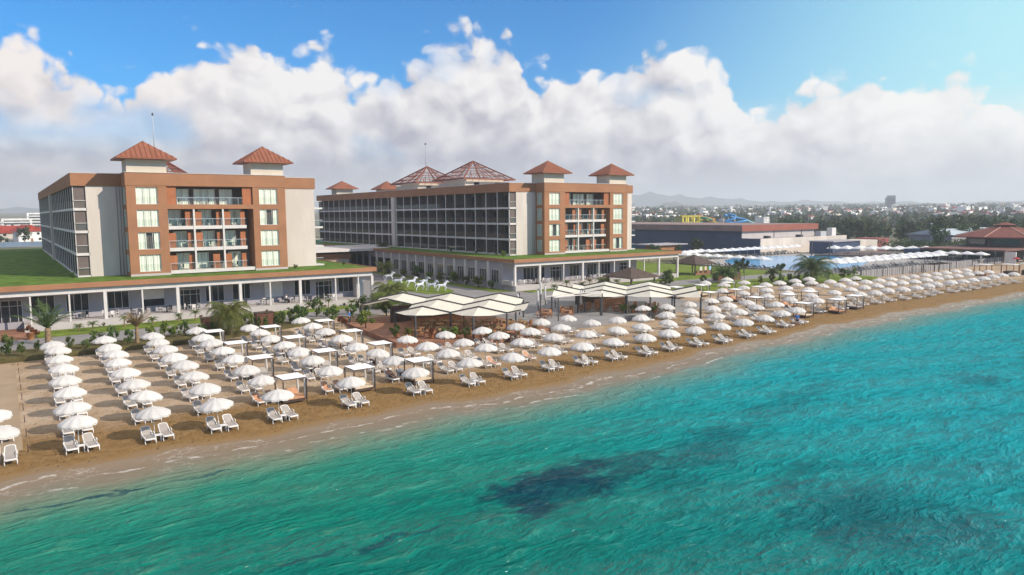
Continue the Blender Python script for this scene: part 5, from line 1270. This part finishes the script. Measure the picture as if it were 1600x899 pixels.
t = thing('red_awning', 'red awning stall at the right edge of the restaurant terrace', 'awning', (205.5, 74, 0), world=True); MB().add([(204.8, 73.2, 1.7), (206.2, 73.2, 1.7), (206.2, 74.8, 1.7), (204.8, 74.8, 1.7), (205.5, 74, 2.2)], [(0, 1, 4), (1, 2, 4), (2, 3, 4), (3, 0, 4)]).build('cloth', T['red'], t); MB().tube([(205.5, 74, -.2), (205.5, 74, 2.15)], .06, 6).build('pole', T['pole'], t)
# slides
sl_ = thing('water_slide', 'yellow slide tower with green and blue tube slides behind the hall', 'water slide', (354, 305, 0), world=True)
ax = Vector((.817, -.576)); dp_ = Vector((.576, .817)); o_ = Vector((349, 309))
def W3(a, d, z): q = o_+ax*a+dp_*d; return (q.x, q.y, z)
f = MB()
for a in (0, 3.4, 7, 10.5):
    for d in (0, 5): f.bar(W3(a, d, 0), W3(a, d, 11.6), .9)
for d in (0, 5): f.bar(W3(-.4, d, 11.2), W3(10.9, d, 11.2), 1.0, 1.2); f.bar(W3(-.4, d, 7.4), W3(10.9, d, 7.4), .6, .7)
f.build('tower_frame', T['yellow'], sl_)
f = MB(); f.add([W3(-.3, -.3, 6), W3(-4, 3, 6), W3(-4, 3, 11.4), W3(-.3, -.3, 11.4)], [(0, 1, 2, 3)]); f.build('side_panel', mat('olive_panel', (.25, .24, .06), .6, .1, 1), sl_)
for k, (pts, c, r_) in enumerate([([(10, 1, 10.6), (15, -1, 9.8), (19, 2, 8.4), (14, 4, 7.2), (9, 2, 6.6), (6, -2, 6.2), (13, -3, 5.0)], 'green', .75), ([(10, 3, 11.2), (16, 5, 10.2), (21, 4, 9), (17, 1, 7.6), (12, 0, 7)], 'orange', .6), ([(10, 4, 9.4), (18, 7, 8.2), (24, 5, 6.6), (20, 1, 5.8)], 'yellow', .6), ([(26, 0, 11.8), (30, 2, 11.0), (36, 3, 9.6), (40, 0, 8.4), (35, -2, 7.4), (28, -1, 6.4)], 'blue', .8), ([(27, 3, 11), (33, 5, 10.4), (39, 4, 9.2), (43, 2, 7.4), (46, 1, 6)], 'cyan', .7), ([(29, 1, 12.4), (33, 0, 11.2), (31, -2, 9.2), (26, -2, 8), (31, -3, 6.8)], 'blue', .7)]):
    P3 = [Vector(W3(*p)) for p in pts]; fine = []
    for i in range(len(P3)-1):
        p0, p1, p2, p3 = P3[max(0, i-1)], P3[i], P3[i+1], P3[min(len(P3)-1, i+2)]
        for q in range(5):
            t_ = q/5; fine.append(.5*((2*p1)+(p2-p0)*t_+(2*p0-5*p1+4*p2-p3)*t_**2+(3*p1-p0-3*p2+p3)*t_**3))
    MB().tube(fine, r_, 8).build('slide_tube', T[c], sl_)
f = MB()
for a in (26, 29, 33, 38, 43): f.bar(W3(a, 1, 0), W3(a, 1, 11-abs(a-29)*.35), .45)
f.build('support', T['trim'], sl_)

# ------------------------------------------------------------------ town, trees beyond
def house_mesh(k):
    r_ = random.Random(k); b = MB(); w = r_.uniform(4, 7.5); d = r_.uniform(4, 6.5); st = (1, 2, 2, 3, 4, 2, 5, 3)[k % 8]; h = 3.1*st
    b.box(-w, -d, -3, w, d, h, 0)
    for f_ in range(st):
        for i in range(4):
            x = -w+w*.25+i*w*.5-.0; b.box(x-.55, -d-.04, .9+f_*3.1, x+.55, -d-.005, 2.3+f_*3.1, 1)
        for i in range(3):
            y = -d+d*.33+i*d*.66; b.box(-w-.04, y-.5, .9+f_*3.1, -w-.005, y+.5, 2.3+f_*3.1, 1)
        if f_ and k % 2: b.box(-w*.5, -d-1.3, f_*3.1-.15, w*.6, -d-.05, f_*3.1+.75, 0)
    if k % 8 in (1, 4, 5): b.hip(-w-.5, -d-.5, w+.5, d+.5, h+.2, h+2.3, .19, 2, w*.45)
    else:
        b.box(-w-.15, -d-.15, h+.003, w+.15, d+.15, h+.5, 0); b.box(w*.2, 0, h+.503, w*.7, d*.6, h+2.2, 0)
    return b.mesh('house', [T[('townw', 'towny', 'townw', 'towng', 'townw', 'towny', 'townw', 'towng')[k % 8]], T['glass'], T['redroof']])
HM = [house_mesh(k) for k in range(8)]
HN = ['small white flat-roofed house', 'cream two-storey house with a red roof', 'white two-storey flat-roofed house', 'grey three-storey block', 'white four-storey block with a red roof', 'cream house with a red hipped roof', 'white five-storey apartment block', 'grey flat-roofed apartment house']
rng = random.Random(4)
def azd(deg, dist): return dist*math.sin(R(deg)), dist*math.cos(R(deg))
n = 0; spots = []
while n < 298:
    a = rng.uniform(41.5, 73.5); d = 520*math.exp(rng.random()**.8*1.7)
    if a > 66 and d < 900: continue
    x, y = azd(a, d)
    if any((x-p)**2+(y-q)**2 < 22**2 for p, q in spots): continue
    spots.append((x, y)); k = rng.randrange(8)
    o = obj('house', HM[k], None, (x, y, tz(x, y)), rng.choice((0, .35, -.25, 1.57, 1.1))+rng.uniform(-.1, .1), rng.uniform(.45, .85))
    tag(o, HN[k]+' far off in the hazy town', 'house', 'far houses: '+HN[k]); n += 1
b = MB(); r2_ = random.Random(41)
for _ in range(1700):
    a = r2_.uniform(41, 75); d = 800*math.exp(r2_.random()*1.75); x, y = azd(a, d); w = r2_.uniform(2.5, 6); h = r2_.choice((3, 3, 4, 6, 6, 9)); k = r2_.choice((0, 0, 0, 1, 2))
    z = tz(x, y); b.box(x-w, y-w*.8, z-3, x+w, y+w*.8, z+h, k)
    if r2_.random() < .15: b.box(x-w-.4, y-w*.8-.4, z+h+.01, x+w+.4, y+w*.8+.4, z+h+1.0, 3)
dt = b.build('distant_town', [T['townw'], T['towny'], T['towng'], T['redroof']], None); tag(dt, 'countless small pale buildings of the hazy town towards the horizon', 'town', None, 'stuff')
x, y = azd(62.75, 1650)
tb_ = thing('tower_block', 'tall grey tower block standing alone above the hazy town', 'tower', (x, y, tz(x, y)), None, -.9)
b = MB(); b.box(-8, -8, -3, 8, 8, 27); obj('wall', b.mesh('wall', T['towng']), tb_)
for f_ in range(8): obj('window_band', globals().setdefault('TWB', MB().box(-7, -8.1, 0, 7, -8.02, 1.5).mesh('window_band', T['glass'])), tb_, (0, 0, 1.5+f_*3.1))
obj('roof_crown', MB().box(-5, -5, 27.003, 8.2, 8, 31).mesh('roof_crown', T['towng']), tb_)
# houses and blocks at far left
def villa(x, y, w, d, h, wallm, roofm, label, rz=0):
    t = thing('villa', label, 'house', (x, y, 0), None, rz)
    obj('wall', MB().box(-w, -d, -.5, w, d, h).mesh('wall', T[wallm]), t)
    b = MB(); e = .7
    b.add([(-w-e, -d-e, h-.1), (w+e, -d-e, h-.1), (w+e, d+e, h-.1), (-w-e, d+e, h-.1), (0, -d-e, h+w*.55), (0, d+e, h+w*.55)], [(0, 4, 5, 3), (1, 2, 5, 4), (0, 1, 4), (2, 3, 5), (0, 3, 2, 1)]); obj('roof', b.mesh('roof', T[roofm]), t)
    obj('door', MB().box(-.6, -d-.08, 0, .6, -d-.01, 2.3).mesh('door', T['wood']), t)
    for sx_ in (-1, 1):
        w_ = obj('window', globals().setdefault('VWIN', MB().box(-.7, -.06, 0, .7, 0, 1.3).mesh('window', T['glass'])), t, (sx_*w*.6, -d-.01, 1.2))
        if h > 5: obj('window', bpy.data.meshes['window'] if False else VWIN, t, (sx_*w*.5, -d-.01, 4.2))
villa(-3.0, 470, 7, 7, 5.8, 'towny', 'redroof', 'cream villa with a red gable roof at the left picture edge, nearer of the pair', .1)
villa(11.5, 490, 6.5, 7, 6.2, 'townw', 'redroof', 'white villa with a red gable roof beside the dark hotel side, far left', .3)
villa(5.5, 520, 6.5, 8, 5.6, 'bluefence', 'redroof', 'blue-walled villa with a red roof between the two pale villas', 1.2)
villa(22, 510, 6, 6, 6.2, 'townw', 'redroof', 'small white villa with a red roof half hidden by the nearer hotel', .2)
for i, (x, y, w, h) in enumerate([(13, 900, 13, 11.5), (33, 905, 11, 17), (-4, 930, 8, 8)]):
    t = thing('apartment_block', ['white four-storey apartment block far left on the horizon', 'tallest white apartment block on the far left horizon', 'low pale block at the left picture edge on the horizon'][i], 'building', (x, y, tz(x, y)-1), None, .05)
    obj('wall', MB().box(-w, -6, -3, w, 6, h).mesh('wall', T['townw']), t)
    for f_ in range(int(h/3)):
        obj('balcony_band', MB().box(-w*.9, -7.3, f_*3+1.3, w*.9, -6.02, f_*3+2.2).mesh('balcony_band', T['townw']), t); obj('window_band', MB().box(-w*.85, -6.05, f_*3+2.3, w*.85, -6.01, f_*3+3.5).mesh('window_band', T['glass']), t)
fc = thing('boundary_fence', 'long blue-grey boundary fence behind the nearer hotel at far left', 'fence', (5, 415, 0), world=True)
for k in range(5): MB().box(-32+k*14.05, 414, 0, -32+k*14.05+14, 414.3, 2.4).build('panel', T['bluefence'], fc)
# trees
CR = [crown_mesh('crown', T['leafd'], 60+k, (3.4, 3.0, 3.8, 2.6)[k], (2.6, 3.0, 2.4, 3.2)[k], (4.8, 5.2, 4.6, 5.6)[k], 15, 60, .75) for k in range(4)]
TR = [trunk_mesh('trunk', 3.0, .22, 70+k) for k in range(2)]
def tree(x, y, z, k, s_, label, group=None, rz=0):
    t = thing('broadleaf_tree', label, 'tree', (x, y, z), group, rz, sc=s_)
    obj('trunk', TR[k % 2], t); obj('crown', CR[k], t)
n = 0; spots = []; rng = random.Random(15)
def blocked(x, y):
    return (195 < x < 252 and 125 < y < 335) or (x < 236 and y < 145) or (338 < x < 405 and 268 < y < 330) or (220 < x < 255 and 72 < y < 108)
tries = 0
while n < 190 and tries < 9000:
    tries += 1
    band = n < 120
    a = rng.uniform(55.5, 73) if band else rng.uniform(42, 73)
    d = rng.uniform(268, 430) if band else rng.uniform(430, 900)
    x, y = azd(a, d)
    if (56.5 < a < 65 and d < 325) or blocked(x, y) or any((x-p)**2+(y-q)**2 < 4.6**2 for p, q in spots) or (a < 58 and d < 330): continue
    spots.append((x, y)); tree(x, y, tz(x, y), rng.randrange(4), rng.uniform(.85, 1.35), 'dense dark tree in the woods behind the pool and restaurant' if band else 'dark tree among the nearest houses of the town', 'trees of the near woods' if band else 'trees at the edge of the town', rng.random()*6); n += 1
for i, (x, y, k, s_, l) in enumerate([(176, 150, 1, .72, 'round green tree before the navy hall wall, right one'), (163, 155, 0, .62, 'round pale-green tree before the navy hall wall, left one'), (146, 160, 2, .85, 'dark spreading tree beside the shed, at the end of the farther hotel'), (170, 152, 3, .45, 'small dark bush-like tree between the round trees by the navy wall'), (158, 143, 0, .4, 'small tree on the lawn behind the left pool parasols'), (151, 146, 2, .45, 'low green tree at the lawn corner behind the pool parasols'),
      (131, 100, 1, .42, 'small dark tree right of the second thatched gazebo'), (137, 103, 3, .40, 'small dark tree near the end of the pool parasol row'), (142, 97, 0, .36, 'low tree by the paved path before the pool'), (9.5, 455, 1, 1.1, 'dark tree in front of the white villa at far left'), (-1, 448, 2, .8, 'dark tree before the cream villa at the left edge'), (60, 215, 0, .8, 'round tree behind the link building between the hotels'), (55, 160, 1, .5, 'small round tree at the corner of the link building'), (118, 140, 2, .3, 'young tree on the lawn behind the farther veranda')]):
    tree(x, y, 0, k, s_, l, None, i*1.3)
# distant woods: one mass of tree canopies nobody could count
b = MB(); rng = random.Random(99)
for _ in range(2400):
    a = rng.uniform(38, 78); d = 600*math.exp(rng.random()**1.3*1.9); x, y = azd(a, d)
    if any((x-p)**2+(y-q)**2 < 200 for p, q in ()): continue
    s_ = rng.uniform(3, 6)*(1+d/2500); leaf_clump(b, rng, (x, y, tz(x, y)+s_*.5), (s_*1.6, s_*1.6, s_*.8), 16, s_*.9)
for _ in range(160):
    x, y = rng.uniform(-60, 60), rng.uniform(520, 860); s_ = rng.uniform(2.5, 5); leaf_clump(b, rng, (x, y, tz(x, y)+s_*.5), (s_*1.6, s_*1.6, s_*.8), 16, s_*.8)
w = b.build('distant_woods', T['leafd'], None); tag(w, 'dark woods spread through the far hazy town', 'woods', None, 'stuff')
b = MB(); rng = random.Random(98)
for _ in range(420):
    x = rng.uniform(236, 262)+rng.random()*20; y = rng.uniform(108, 126)
    leaf_clump(b, rng, (x, y, rng.uniform(.5, 3.6)), (1.6, 1.6, 1.1), 30, .55)
hg = b.build('boundary_hedge', T['leafd'], None, (248, 117, 0)); tag(hg, 'tall dark hedge between the far parasols and the restaurant', 'hedge')

wh = thing('warehouse', 'long low building with a pale blue-grey roof behind the red-roofed restaurant', 'building', (290, 116, 0), world=True)
MB().box(258, 112, 0, 330, 126, 5.6).build('wall', T['grey'], wh)
MB().add([(257, 111, 5.6), (331, 111, 5.6), (331, 127, 5.6), (257, 127, 5.6), (257, 119, 7.4), (331, 119, 7.4)], [(0, 1, 5, 4), (2, 3, 4, 5), (0, 4, 3), (1, 2, 5), (0, 3, 2, 1)]).build('roof', mat('pale_metal_roof', (.42, .47, .52), .5, .08, .3), wh)
CP = {k: mat(k+'_car_paint', c, .3, .03, 2, spec=.5) for k, c in (('white', (.75, .75, .75)), ('silver', (.4, .41, .43)), ('dark', (.03, .035, .045)), ('red', (.35, .03, .03)))}
def car_body():
    b = MB(); sec = [(-2.1, .35, .75, .82), (-1.9, .28, .95, .86), (-1.2, .25, 1.0, .88), (-.9, .25, 1.42, .72), (.5, .25, 1.46, .72), (1.15, .25, 1.0, .88), (1.95, .28, .82, .84), (2.15, .38, .68, .78)]
    vs = []
    for x, z0, z1, w in sec:
        m_ = min(.95, z1); vs += [(x, -.86, z0), (x, -.88, m_*.75), (x, -w, z1), (x, w, z1), (x, .88, m_*.75), (x, .86, z0)]
    n = 6; fs = []
    for i in range(len(sec)-1):
        for k in range(n): fs.append((i*n+k, (i+1)*n+k, (i+1)*n+(k+1) % n, i*n+(k+1) % n))
    fs += [tuple(range(n))[::-1], tuple(range((len(sec)-1)*n, len(sec)*n))]
    b.add(vs, fs); return b
CB = {k: car_body().mesh('body', CP[k]) for k in CP}
CWN = MB().add([(-1.02, -.885, .98), (.95, -.885, .98), (.48, -.76, 1.38), (-.82, -.76, 1.38)], [(0, 1, 2, 3)]).add([(-1.02, .885, .98), (.95, .885, .98), (.48, .76, 1.38), (-.82, .76, 1.38)], [(3, 2, 1, 0)]).mesh('side_window', T['glass'])
CWS = MB().add([(1.10, -.78, 1.045), (1.10, .78, 1.045), (.56, .66, 1.44), (.56, -.66, 1.44)], [(0, 1, 2, 3)]).mesh('windscreen', T['glass'])
CWH = MB().lathe([(.0, -.1), (.32, -.1), (.33, 0), (.32, .1), (0, .1)], 12).mesh('wheel', T['dgrey'])
for i, (x, y, k) in enumerate([(262, 150.5, 'white'), (268, 149.8, 'silver'), (274, 149.5, 'white'), (280, 149.2, 'dark'), (286, 148.6, 'white'), (259, 158, 'red'), (266, 158, 'white')]):
    t = thing('parked_car', '%s car parked behind the service block, %s from the left of the %s line' % (k, ORD[i if i < 5 else i-5], 'nearer' if i < 5 else 'rear'), 'car', (x, y, .02), 'cars parked behind the service block', 1.45+.05*i)
    obj('body', CB[k], t); obj('side_window', CWN, t); obj('windscreen', CWS, t)
    for sx_ in (-1.3, 1.35):
        for sy_ in (-.82, .82): w = obj('wheel', CWH, t, (sx_, sy_, .33)); w.rotation_euler = (math.pi/2, 0, 0)

# ------------------------------------------------------------------ lamps, cables
def lamp(x, y, z0, h, label):
    t = thing('garden_lamp', label, 'lamp', (x, y, z0), 'garden lamps', world=True)
    MB().tube([(x, y, z0), (x, y, z0+h)], .05, 6).build('post', T['dgrey'], t)
    for s_ in (-1, 1):
        MB().tube([(x, y, z0+h*.8), (x+s_*.35, y, z0+h), (x+s_*.75, y, z0+h*1.02), (x+s_*.95, y, z0+h*.9)], .035, 5).build('arm', T['dgrey'], t); MB().lathe([(.03, .18), (.14, .02), (.1, -.06), (.0, -.08)], 8).build('lantern', T['dgrey'], t).location = (s_*.95, 0, h*.88)
lamp(121.2, 91, .05, 2.9, 'dark two-armed garden lamp on the paved path before the pool')
lamp(143.5, 81.0, -.3, 3.0, 'dark two-armed lamp at the left end of the deck fence')
lamp(168, 80.8, -.5, 3.2, 'dark two-armed lamp along the middle of the deck fence')
lamp(205, 78.5, .12, 3.2, 'dark two-armed lamp before the restaurant terrace')
st_ = thing('string_light_frame', 'two dark posts joined by a cable beside the pool', 'light frame', (203, 126, 0), world=True)
for x, y in ((206.3, 130), (200.3, 120.5)): MB().box(x-.14, y-.14, .1, x+.14, y+.14, 4.6).build('post', T['dgrey'], st_)
MB().tube([(206.3, 130, 4.5), (203.3, 125, 3.9), (200.3, 120.5, 4.4)], .04, 5).build('cable', T['dgrey'], st_)
pm_ = thing('light_mast', 'tall slim light mast before the dark woods right of the pool', 'mast', (246, 113, 0), world=True); MB().tube([(246, 113, 0), (246, 113, 9.4)], [.13, .07], 7).build('mast_pole', T['antenna'], pm_); MB().box(245.4, 112.8, 9.4, 246.6, 113.2, 9.7).build('lamp_head', T['antenna'], pm_)

# ------------------------------------------------------------------ statues and people (skinned skeletons)
def skin(name, V, E, m, sub=2, parent=None, loc=(0, 0, 0), rz=0, sc=1):
    """V: name -> (x, y, z, r); E: pairs. Returns an object with the grown, smoothed mesh"""
    ks = list(V); me = bpy.data.meshes.new(name); me.from_pydata([V[k][:3] for k in ks], [(ks.index(a), ks.index(b_)) for a, b_ in E], [])
    o = bpy.data.objects.new(name, me); C.objects.link(o); md = o.modifiers.new('s', 'SKIN'); md.use_smooth_shade = True
    for i, k in enumerate(ks):
        r_ = V[k][3]; sv_ = me.skin_vertices[0].data[i]; sv_.radius = r_ if isinstance(r_, tuple) else (r_, r_); sv_.use_root = (i == 0)
    sd_ = o.modifiers.new('d', 'SUBSURF'); sd_.levels = sub; sd_.render_levels = sub
    bpy.context.view_layer.update(); dg = bpy.context.evaluated_depsgraph_get()
    nm = bpy.data.meshes.new_from_object(o.evaluated_get(dg)); bpy.data.objects.remove(o); bpy.data.meshes.remove(me); nm.name = name; nm.materials.clear(); nm.materials.append(m)
    return nm
HV = {'rump': (-.62, 0, 1.28, (.24, .25)), 'belly': (-.1, 0, 1.18, (.25, .27)), 'chest': (.42, 0, 1.25, (.24, .27)), 'neck': (.72, 0, 1.58, (.13, .18)), 'poll': (.98, 0, 1.95, .10), 'brow': (1.12, 0, 1.92, .105), 'nose': (1.36, 0, 1.68, .065),
      'earl': (.97, .07, 2.10, .02), 'earr': (.97, -.07, 2.10, .02), 'tail1': (-.86, 0, 1.36, .07), 'tail2': (-1.15, 0, 1.15, .09), 'tail3': (-1.25, 0, .75, .04)}
HE = [('rump', 'belly'), ('belly', 'chest'), ('chest', 'neck'), ('neck', 'poll'), ('poll', 'brow'), ('brow', 'nose'), ('poll', 'earl'), ('poll', 'earr'), ('rump', 'tail1'), ('tail1', 'tail2'), ('tail2', 'tail3')]
def horse_mesh(pose):
    V = dict(HV); E_ = list(HE)
    F = [[(.5, .14, .98, .11), (.62, .14, .62, .07), (.60, .14, .32, .05), (.66, .14, .04, .055)], [(.5, -.14, .98, .11), (.82, -.14, .80, .07), (.70, -.14, .52, .05), (.60, -.14, .36, .055)]]
    Bk = [[(-.62, .15, .98, .14), (-.48, .15, .78, .09), (-.78, .15, .45, .055), (-.70, .15, .04, .055)], [(-.62, -.15, .98, .14), (-.68, -.15, .76, .09), (-1.02, -.15, .48, .055), (-1.0, -.15, .05, .055)]]
    if pose: F[0], F[1] = [(p[0], .14, p[2], p[3]) for p in F[1]], [(p[0], -.14, p[2], p[3]) for p in F[0]]
    for nm, L_, root in (('f', F, 'chest'), ('b', Bk, 'rump')):
        for i, leg in enumerate(L_):
            pr = root
            for j, p in enumerate(leg): V[nm+str(i)+str(j)] = p; E_.append((pr, nm+str(i)+str(j))); pr = nm+str(i)+str(j)
    return skin('body', V, E_, T['statue'])
HMs = [horse_mesh(0), horse_mesh(1)]
mane = MB()
for i in range(7):
    t_ = i/6; p = Vector((.50, 0, 1.55)).lerp(Vector((.92, 0, 2.08)), t_); mane.add([p+Vector((.06, .03, .02)), p+Vector((-.20, .05, .10)), p+Vector((-.16, .0, -.12)), p+Vector((.06, -.03, .02)), p+Vector((-.20, -.05, .10))], [(0, 1, 2), (3, 2, 4), (0, 3, 4, 1)])
mane = mane.mesh('mane', T['statue'])
for i, (x, y, a) in enumerate([(65.3, 137.0, -.6), (62.0, 126.0, -.7), (63.4, 123.2, -.2), (65.2, 121.6, -.9), (61.6, 116.4, .1), (62.9, 114.4, -.8), (63.9, 112.4, -.3)]):
    t = thing('horse_statue', 'white prancing horse statue on the oval lawn, %s from the left' % ORD[i], 'statue', (x, y, .10), 'white horse statues', a, sc=.95)
    obj('body', HMs[i % 2], t); obj('mane', mane, t)
def person(x, y, z, pose, shirt, label, rz=0, legs=None):
    if pose == 'stand':
        J = {'pel': (0, 0, .95, (.15, .12)), 'chest': (0, 0, 1.28, (.17, .12)), 'sh': (0, 0, 1.44, (.12, .09)), 'neck': (0, 0, 1.53, .055), 'head': (0, -.02, 1.63, .085), 'crown': (0, -.01, 1.74, .075)}
        arm = [(.20, 0, 1.42, .055), (.27, .02, 1.13, .042), (.27, -.08, .88, .032), (.27, -.11, .79, .036)]
        leg = [(.10, 0, .88, .09), (.12, -.03, .48, .062), (.13, .02, .08, .042), (.14, -.14, .04, .042)]
    elif pose == 'sit':
        J = {'pel': (0, 0, .52, (.15, .13)), 'chest': (0, .03, .86, (.17, .12)), 'sh': (0, .02, 1.02, (.12, .09)), 'neck': (0, 0, 1.11, .055), 'head': (0, -.03, 1.21, .085), 'crown': (0, -.02, 1.32, .075)}
        arm = [(.20, 0, 1.0, .055), (.27, -.04, .72, .042), (.18, -.28, .74, .032), (.15, -.36, .75, .036)]
        leg = [(.10, -.05, .52, .09), (.12, -.44, .50, .062), (.12, -.42, .08, .042), (.13, -.56, .04, .042)]
    else:  # reclining on a lounger: back raised, legs along the seat towards -y
        J = {'pel': (0, .05, .50, (.15, .11)), 'chest': (0, .34, .70, (.17, .11)), 'sh': (0, .47, .82, (.12, .09)), 'neck': (0, .55, .89, .055), 'head': (0, .62, .98, .085), 'crown': (0, .68, 1.07, .075)}
        arm = [(.20, .44, .80, .055), (.27, .18, .62, .042), (.20, -.04, .60, .032), (.17, -.12, .60, .036)]
        leg = [(.10, -.05, .50, .09), (.12, -.42, .56, .062), (.11, -.84, .44, .042), (.12, -.90, .52, .042)]
    V = dict(J); E_ = [('pel', 'chest'), ('chest', 'sh'), ('sh', 'neck'), ('neck', 'head'), ('head', 'crown')]
    hd = Vector(J['head'][:3]); cw = (Vector(J['crown'][:3])-hd).normalized(); fwd_ = Vector((0, -1, 0)) if pose != 'lie' else Vector((0, -.75, .65))
    V['nose'] = (*(hd+fwd_*.10+cw*.0), .016); E_.append(('head', 'nose'))
    for s_ in (-1, 1):
        V['ear%d' % s_] = (hd.x+s_*.09, hd.y+.01, hd.z+.01, .014); E_.append(('head', 'ear%d' % s_))
        for nm, L_, rt in (('a', arm, 'sh'), ('l', leg, 'pel')):
            pr = rt
            for j, p in enumerate(L_): k_ = '%s%d%d' % (nm, s_, j); V[k_] = (p[0]*s_, *p[1:]); E_.append((pr, k_)); pr = k_
        hp = Vector((arm[3][0]*s_, arm[3][1], arm[3][2])); dr = (hp-Vector((arm[2][0]*s_, arm[2][1], arm[2][2]))).normalized()
        for q in range(4):
            k_ = 'fi%d%d' % (s_, q); e_ = hp+dr*(.07+.012*(q in (1, 2)))+Vector((0, (q-1.5)*.018, 0)); V[k_] = (*e_, .009); E_.append(('a%d3' % s_, k_))
        k_ = 'th%d' % s_; e_ = hp+dr*.03+Vector((-s_*.035, -.03, 0)); V[k_] = (*e_, .011); E_.append(('a%d3' % s_, k_))
    t = thing('person', label, 'person', (x, y, z), None, rz)
    obj('body', skin('body', V, E_, T['skin']), t)
    g = 1.16; sc_ = lambda p: (*p[:3], tuple(q*g for q in p[3]) if isinstance(p[3], tuple) else p[3]*g+.006)
    SV = {'pel': sc_(J['pel']), 'chest': sc_(J['chest']), 'sh': sc_(J['sh'])}; SE = [('pel', 'chest'), ('chest', 'sh')]
    for s_ in (-1, 1):
        for j in (0, 1): p = arm[j]; SV['a%d%d' % (s_, j)] = sc_((p[0]*s_, *p[1:])); 
        SE += [('sh', 'a%d0' % s_), ('a%d0' % s_, 'a%d1' % s_)]
    if shirt: obj('shirt', skin('shirt', SV, SE, T[shirt]), t)
    TV = {'pel': sc_(sc_(J['pel']))}; TE = []
    for s_ in (-1, 1):
        pr = 'pel'
        for j in range(3 if legs == 'long' else 2):
            p = leg[j]; q = p if j != 1 or legs == 'long' else tuple(leg[0][i]*.45+leg[1][i]*.55 for i in range(4)); k_ = 'l%d%d' % (s_, j); TV[k_] = sc_((q[0]*s_, *q[1:])); TE.append((pr, k_)); pr = k_
    obj('trousers' if legs == 'long' else 'shorts', skin('trousers', TV, TE, T['dcloth']), t)
    hb = hd+cw*.075-fwd_*.03; ht = Vector(J['crown'][:3])+cw*.015
    obj('hair', skin('hair', {'a': (*hb, .098), 'b': (*ht, .07)}, [('a', 'b')], T['hair']), t)
person(35.7, 86.9, .03, 'stand', 'bshirt', 'person in a blue shirt standing beside the bushes left of the first canopy', .8, 'long')
person(34.0, 106.6, .95, 'sit', 'wshirt', 'person in a white shirt sitting on the nearer hotel veranda', .9, 'long')
tag(bpy.data.objects.new('x', None)) if False else None
c = thing('dining_chair', 'dark chair under the white-shirted guest on the nearer veranda', 'chair', (34.0, 106.6, .955), 'dark chairs on the nearer veranda', .9)
put_chair('dgrey', c)
person(27.6-.46, 57.08, sandz(27, 57.3)+.02, 'lie', None, 'person in dark swimwear reclining on a lounger under an umbrella near the front', 0)
person(27.6+.62, 57.08, sandz(27, 57.3)+.02, 'lie', 'wshirt', 'person in a white shirt reclining on the right lounger beside the swimwear sunbather', 0)
person(82.0, 53.4, sandz(82, 53.4), 'stand', 'bshirt', 'person in a blue top standing at the sea-front loungers near the right cabanas', 2.4)
person(210.8, 84.0, .12, 'stand', 'wshirt', 'person in a white shirt standing before the restaurant', 1.2, 'long')

# ------------------------------------------------------------------ haze
hz = MB().box(-6900, -400, -41, 6900, 6900, 200).mesh('haze', bpy.data.materials.new('haze_air'))
hm = bpy.data.materials['haze_air']; hm.use_nodes = True; nt = hm.node_tree; nt.nodes.clear()
ho = N(nt, 'ShaderNodeOutputMaterial'); pv = N(nt, 'ShaderNodeVolumePrincipled'); pv.inputs['Color'].default_value = (.87, .92, 1.0, 1); pv.inputs['Density'].default_value = 0.00027; pv.inputs['Anisotropy'].default_value = .2
nt.links.new(pv.outputs[0], ho.inputs['Volume'])
HAZE = obj('haze', hz); tag(HAZE, kind='stuff')
